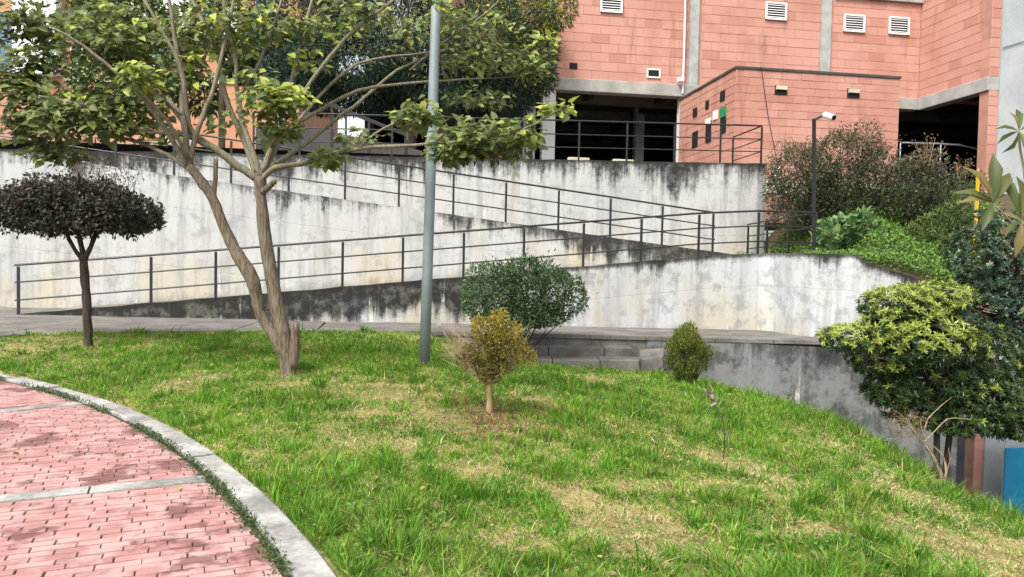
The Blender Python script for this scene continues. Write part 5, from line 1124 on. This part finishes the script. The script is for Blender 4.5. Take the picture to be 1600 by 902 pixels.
keep = rng.random(NB) < np.clip(1.0 - dry * .22, .3, 1); X_, Yg, dry, red, tuft, nz, nz2 = (a[keep] for a in (X_, Yg, dry, red, tuft, nz, nz2)); n = len(X_)
dist = np.hypot(X_, Yg)
H = (.026 + .028 * rng.random(n) + tuft * (.035 + .095 * rng.random(n))) * (1 - .40 * dry); H *= 1 + .9 * np.clip((X_ - 2.6) / 1.6, 0, 1) * np.clip(np.maximum(1.6 - (12.8 - Yg), (X_ - 3.3) * 1.2), 0, 1); H *= np.where(rng.random(n) < .01, 1.8, 1)
Wd = (.0019 + .0012 * rng.random(n)) * (.75 + dist * .14)
isdry = rng.random(n) < (dry * .84 + .07); isred = (rng.random(n) < red * .8)
g1 = np.array((.050, .145, .014)); g2 = np.array((.175, .365, .032)); g3 = np.array((.40, .50, .075)); d1 = np.array((.44, .34, .16)); d2 = np.array((.64, .55, .30)); r1 = np.array((.22, .12, .07))
t_ = np.clip(rng.normal(.5, .28, n) + (nz - .5) * 1.3, 0, 1)[:, None]; yl = np.clip((nz2 - .45) * 3 + rng.normal(0, .25, n), 0, 1)[:, None]
col = g1 * (1 - t_) + g2 * t_; col = col * (1 - yl * .5) + g3 * yl * .5
dc = d1 + (d2 - d1) * rng.random(n)[:, None]; col = np.where(isdry[:, None], dc, col); col = np.where(isred[:, None], r1 * (.7 + .8 * rng.random(n)[:, None]), col)
Zg = tz(X_, Yg) - .008
th = rng.uniform(0, 2 * np.pi, n); lean = rng.uniform(.15, .95, n) + isdry * .8
wind = np.c_[np.cos(th), np.sin(th)]
side = np.c_[-wind[:, 1], wind[:, 0]]
mixs = rng.random(n) < .6; side[mixs] = np.array([1., 0]) * .8 + side[mixs] * .4
P0 = np.c_[X_, Yg, Zg]; dirv = np.c_[wind * lean[:, None], np.ones(n)]; dirv /= np.linalg.norm(dirv, axis=1, keepdims=True); s3 = np.c_[side, np.zeros(n)]
mid = P0 + dirv * (H * .55)[:, None]; tipp = mid + (dirv * .7 + np.c_[wind * (lean * .7)[:, None], np.full(n, -.08)]) * (H * .5)[:, None]
Vg = np.stack([P0 - s3 * Wd[:, None], P0 + s3 * Wd[:, None], mid + s3 * (Wd * .8)[:, None], mid - s3 * (Wd * .8)[:, None], tipp], 1).reshape(-1, 3)
Fg = (np.array([(0, 1, 2), (0, 2, 3), (3, 2, 4)])[None] + (np.arange(n) * 5)[:, None, None]).reshape(-1, 3)
tag(np_obj('lawn_grass', Vg, Fg, 'grass', cols=np.repeat(col, 5, 0)), 'uneven green grass with dry straw patches', None, None, 'stuff')
# clover and broad weeds
n = 5200; Pw = grass_sample(n * 4); wt = gpatch(Pw[:, 0], Pw[:, 1], patch([(560, 840, 90, 50), (1250, 860, 120, 30), (1080, 585, 30, 15), (480, 800, 40, 40), (1000, 640, 60, 20)])) + .03
Pw = Pw[rng.random(len(Pw)) < wt * .8]; n = len(Pw)
P = np.c_[Pw, tz(Pw[:, 0], Pw[:, 1]) + rng.uniform(.02, .08, n)]
tag(leaves('broad_weeds', None, P, rng.normal(0, 1, (n, 3)) * [1, 1, .3], rng.normal(0, .3, (n, 3)) + [0, 0, 1], rng.uniform(.018, .034, n), .026, T_SMALL, 'lf_cover'), 'broad-leaved weeds in the grass', None, None, 'stuff')
# weeds along the inner kerb edge
n = 26000; aa = rng.uniform(a_start - .7, a_start + 1.6, n); rr = RIN + .016 + rng.normal(0, .022, n) - (rng.random(n) < .12) * rng.random(n) * .06; den = fbm(aa * PR * 3, aa * 0, 4); kk_ = rng.random(n) < np.clip((den - .22) * 3.2, 0, 1); aa, rr = aa[kk_], rr[kk_]; n = len(aa)
P = np.c_[PC.x + np.cos(aa) * rr, PC.y + np.sin(aa) * rr, ZP + rng.uniform(-.008, .038, n) * np.clip(1.2 - np.abs(rr - RIN - .016) / .04, .2, 1)]
tag(leaves('kerb_weeds', None, P, rng.normal(0, 1, (n, 3)) * [1, 1, .5] + [0, 0, .4], rng.normal(0, .4, (n, 3)) + [0, 0, 1], rng.uniform(.012, .03, n), .010, T_SMALL, 'lf_bg', rnd=rng.random(n) * .8), 'low weeds in the joint between bricks and kerb', None, None, 'stuff')
n = 420; Pf = grass_sample(n); P = np.c_[Pf, tz(Pf[:, 0], Pf[:, 1]) + .03]
tp_ = np.c_[PC.x + np.cos(a2_ := rng.uniform(a_start - .1, a_start + 1.3, 26)) * (r2_ := PR - rng.uniform(.2, 1.2, 26)), PC.y + np.sin(a2_) * r2_, np.full(26, ZP + .006)]
P = np.vstack([P, tp_]); n = len(P)
tag(leaves('fallen_leaves', None, P, rng.normal(0, 1, (n, 3)) * [1, 1, .15], rng.normal(0, .25, (n, 3)) + [0, 0, 1], rng.uniform(.03, .06, n), .032, T_LEAF, 'lf_fallen', alt=(rng.random(n) < .4) * .8), 'dry fallen leaves scattered over the grass', None, None, 'stuff')
# stones at the foot of the low wall
for i, x in enumerate(np.linspace(3.15, 4.7, 13)):
    pass
n = 160; xr = rng.uniform(2.9, 5.0, n); yr = 12.72 + (xr - 3) * .07 - rng.random(n) * .16; rub = MB()
for x, y in zip(xr, yr):
    s_ = rng.uniform(.015, .05); z = tz1(x, y); pts_ = [(x + math.cos(a) * s_ * rng.uniform(.7, 1.2), y + math.sin(a) * s_ * rng.uniform(.7, 1.2)) for a in np.linspace(0, 2 * math.pi, 6)[:-1]]; rub.prism(pts_, z - .03, z + s_ * .8)
tag(rub.build('rubble', 'cement'), 'crumbled concrete along the wall foot', None, None, 'stuff')
print('objects', len(scene.objects), 'tris', sum(len(o.data.polygons) for o in scene.objects if o.type == 'MESH'))
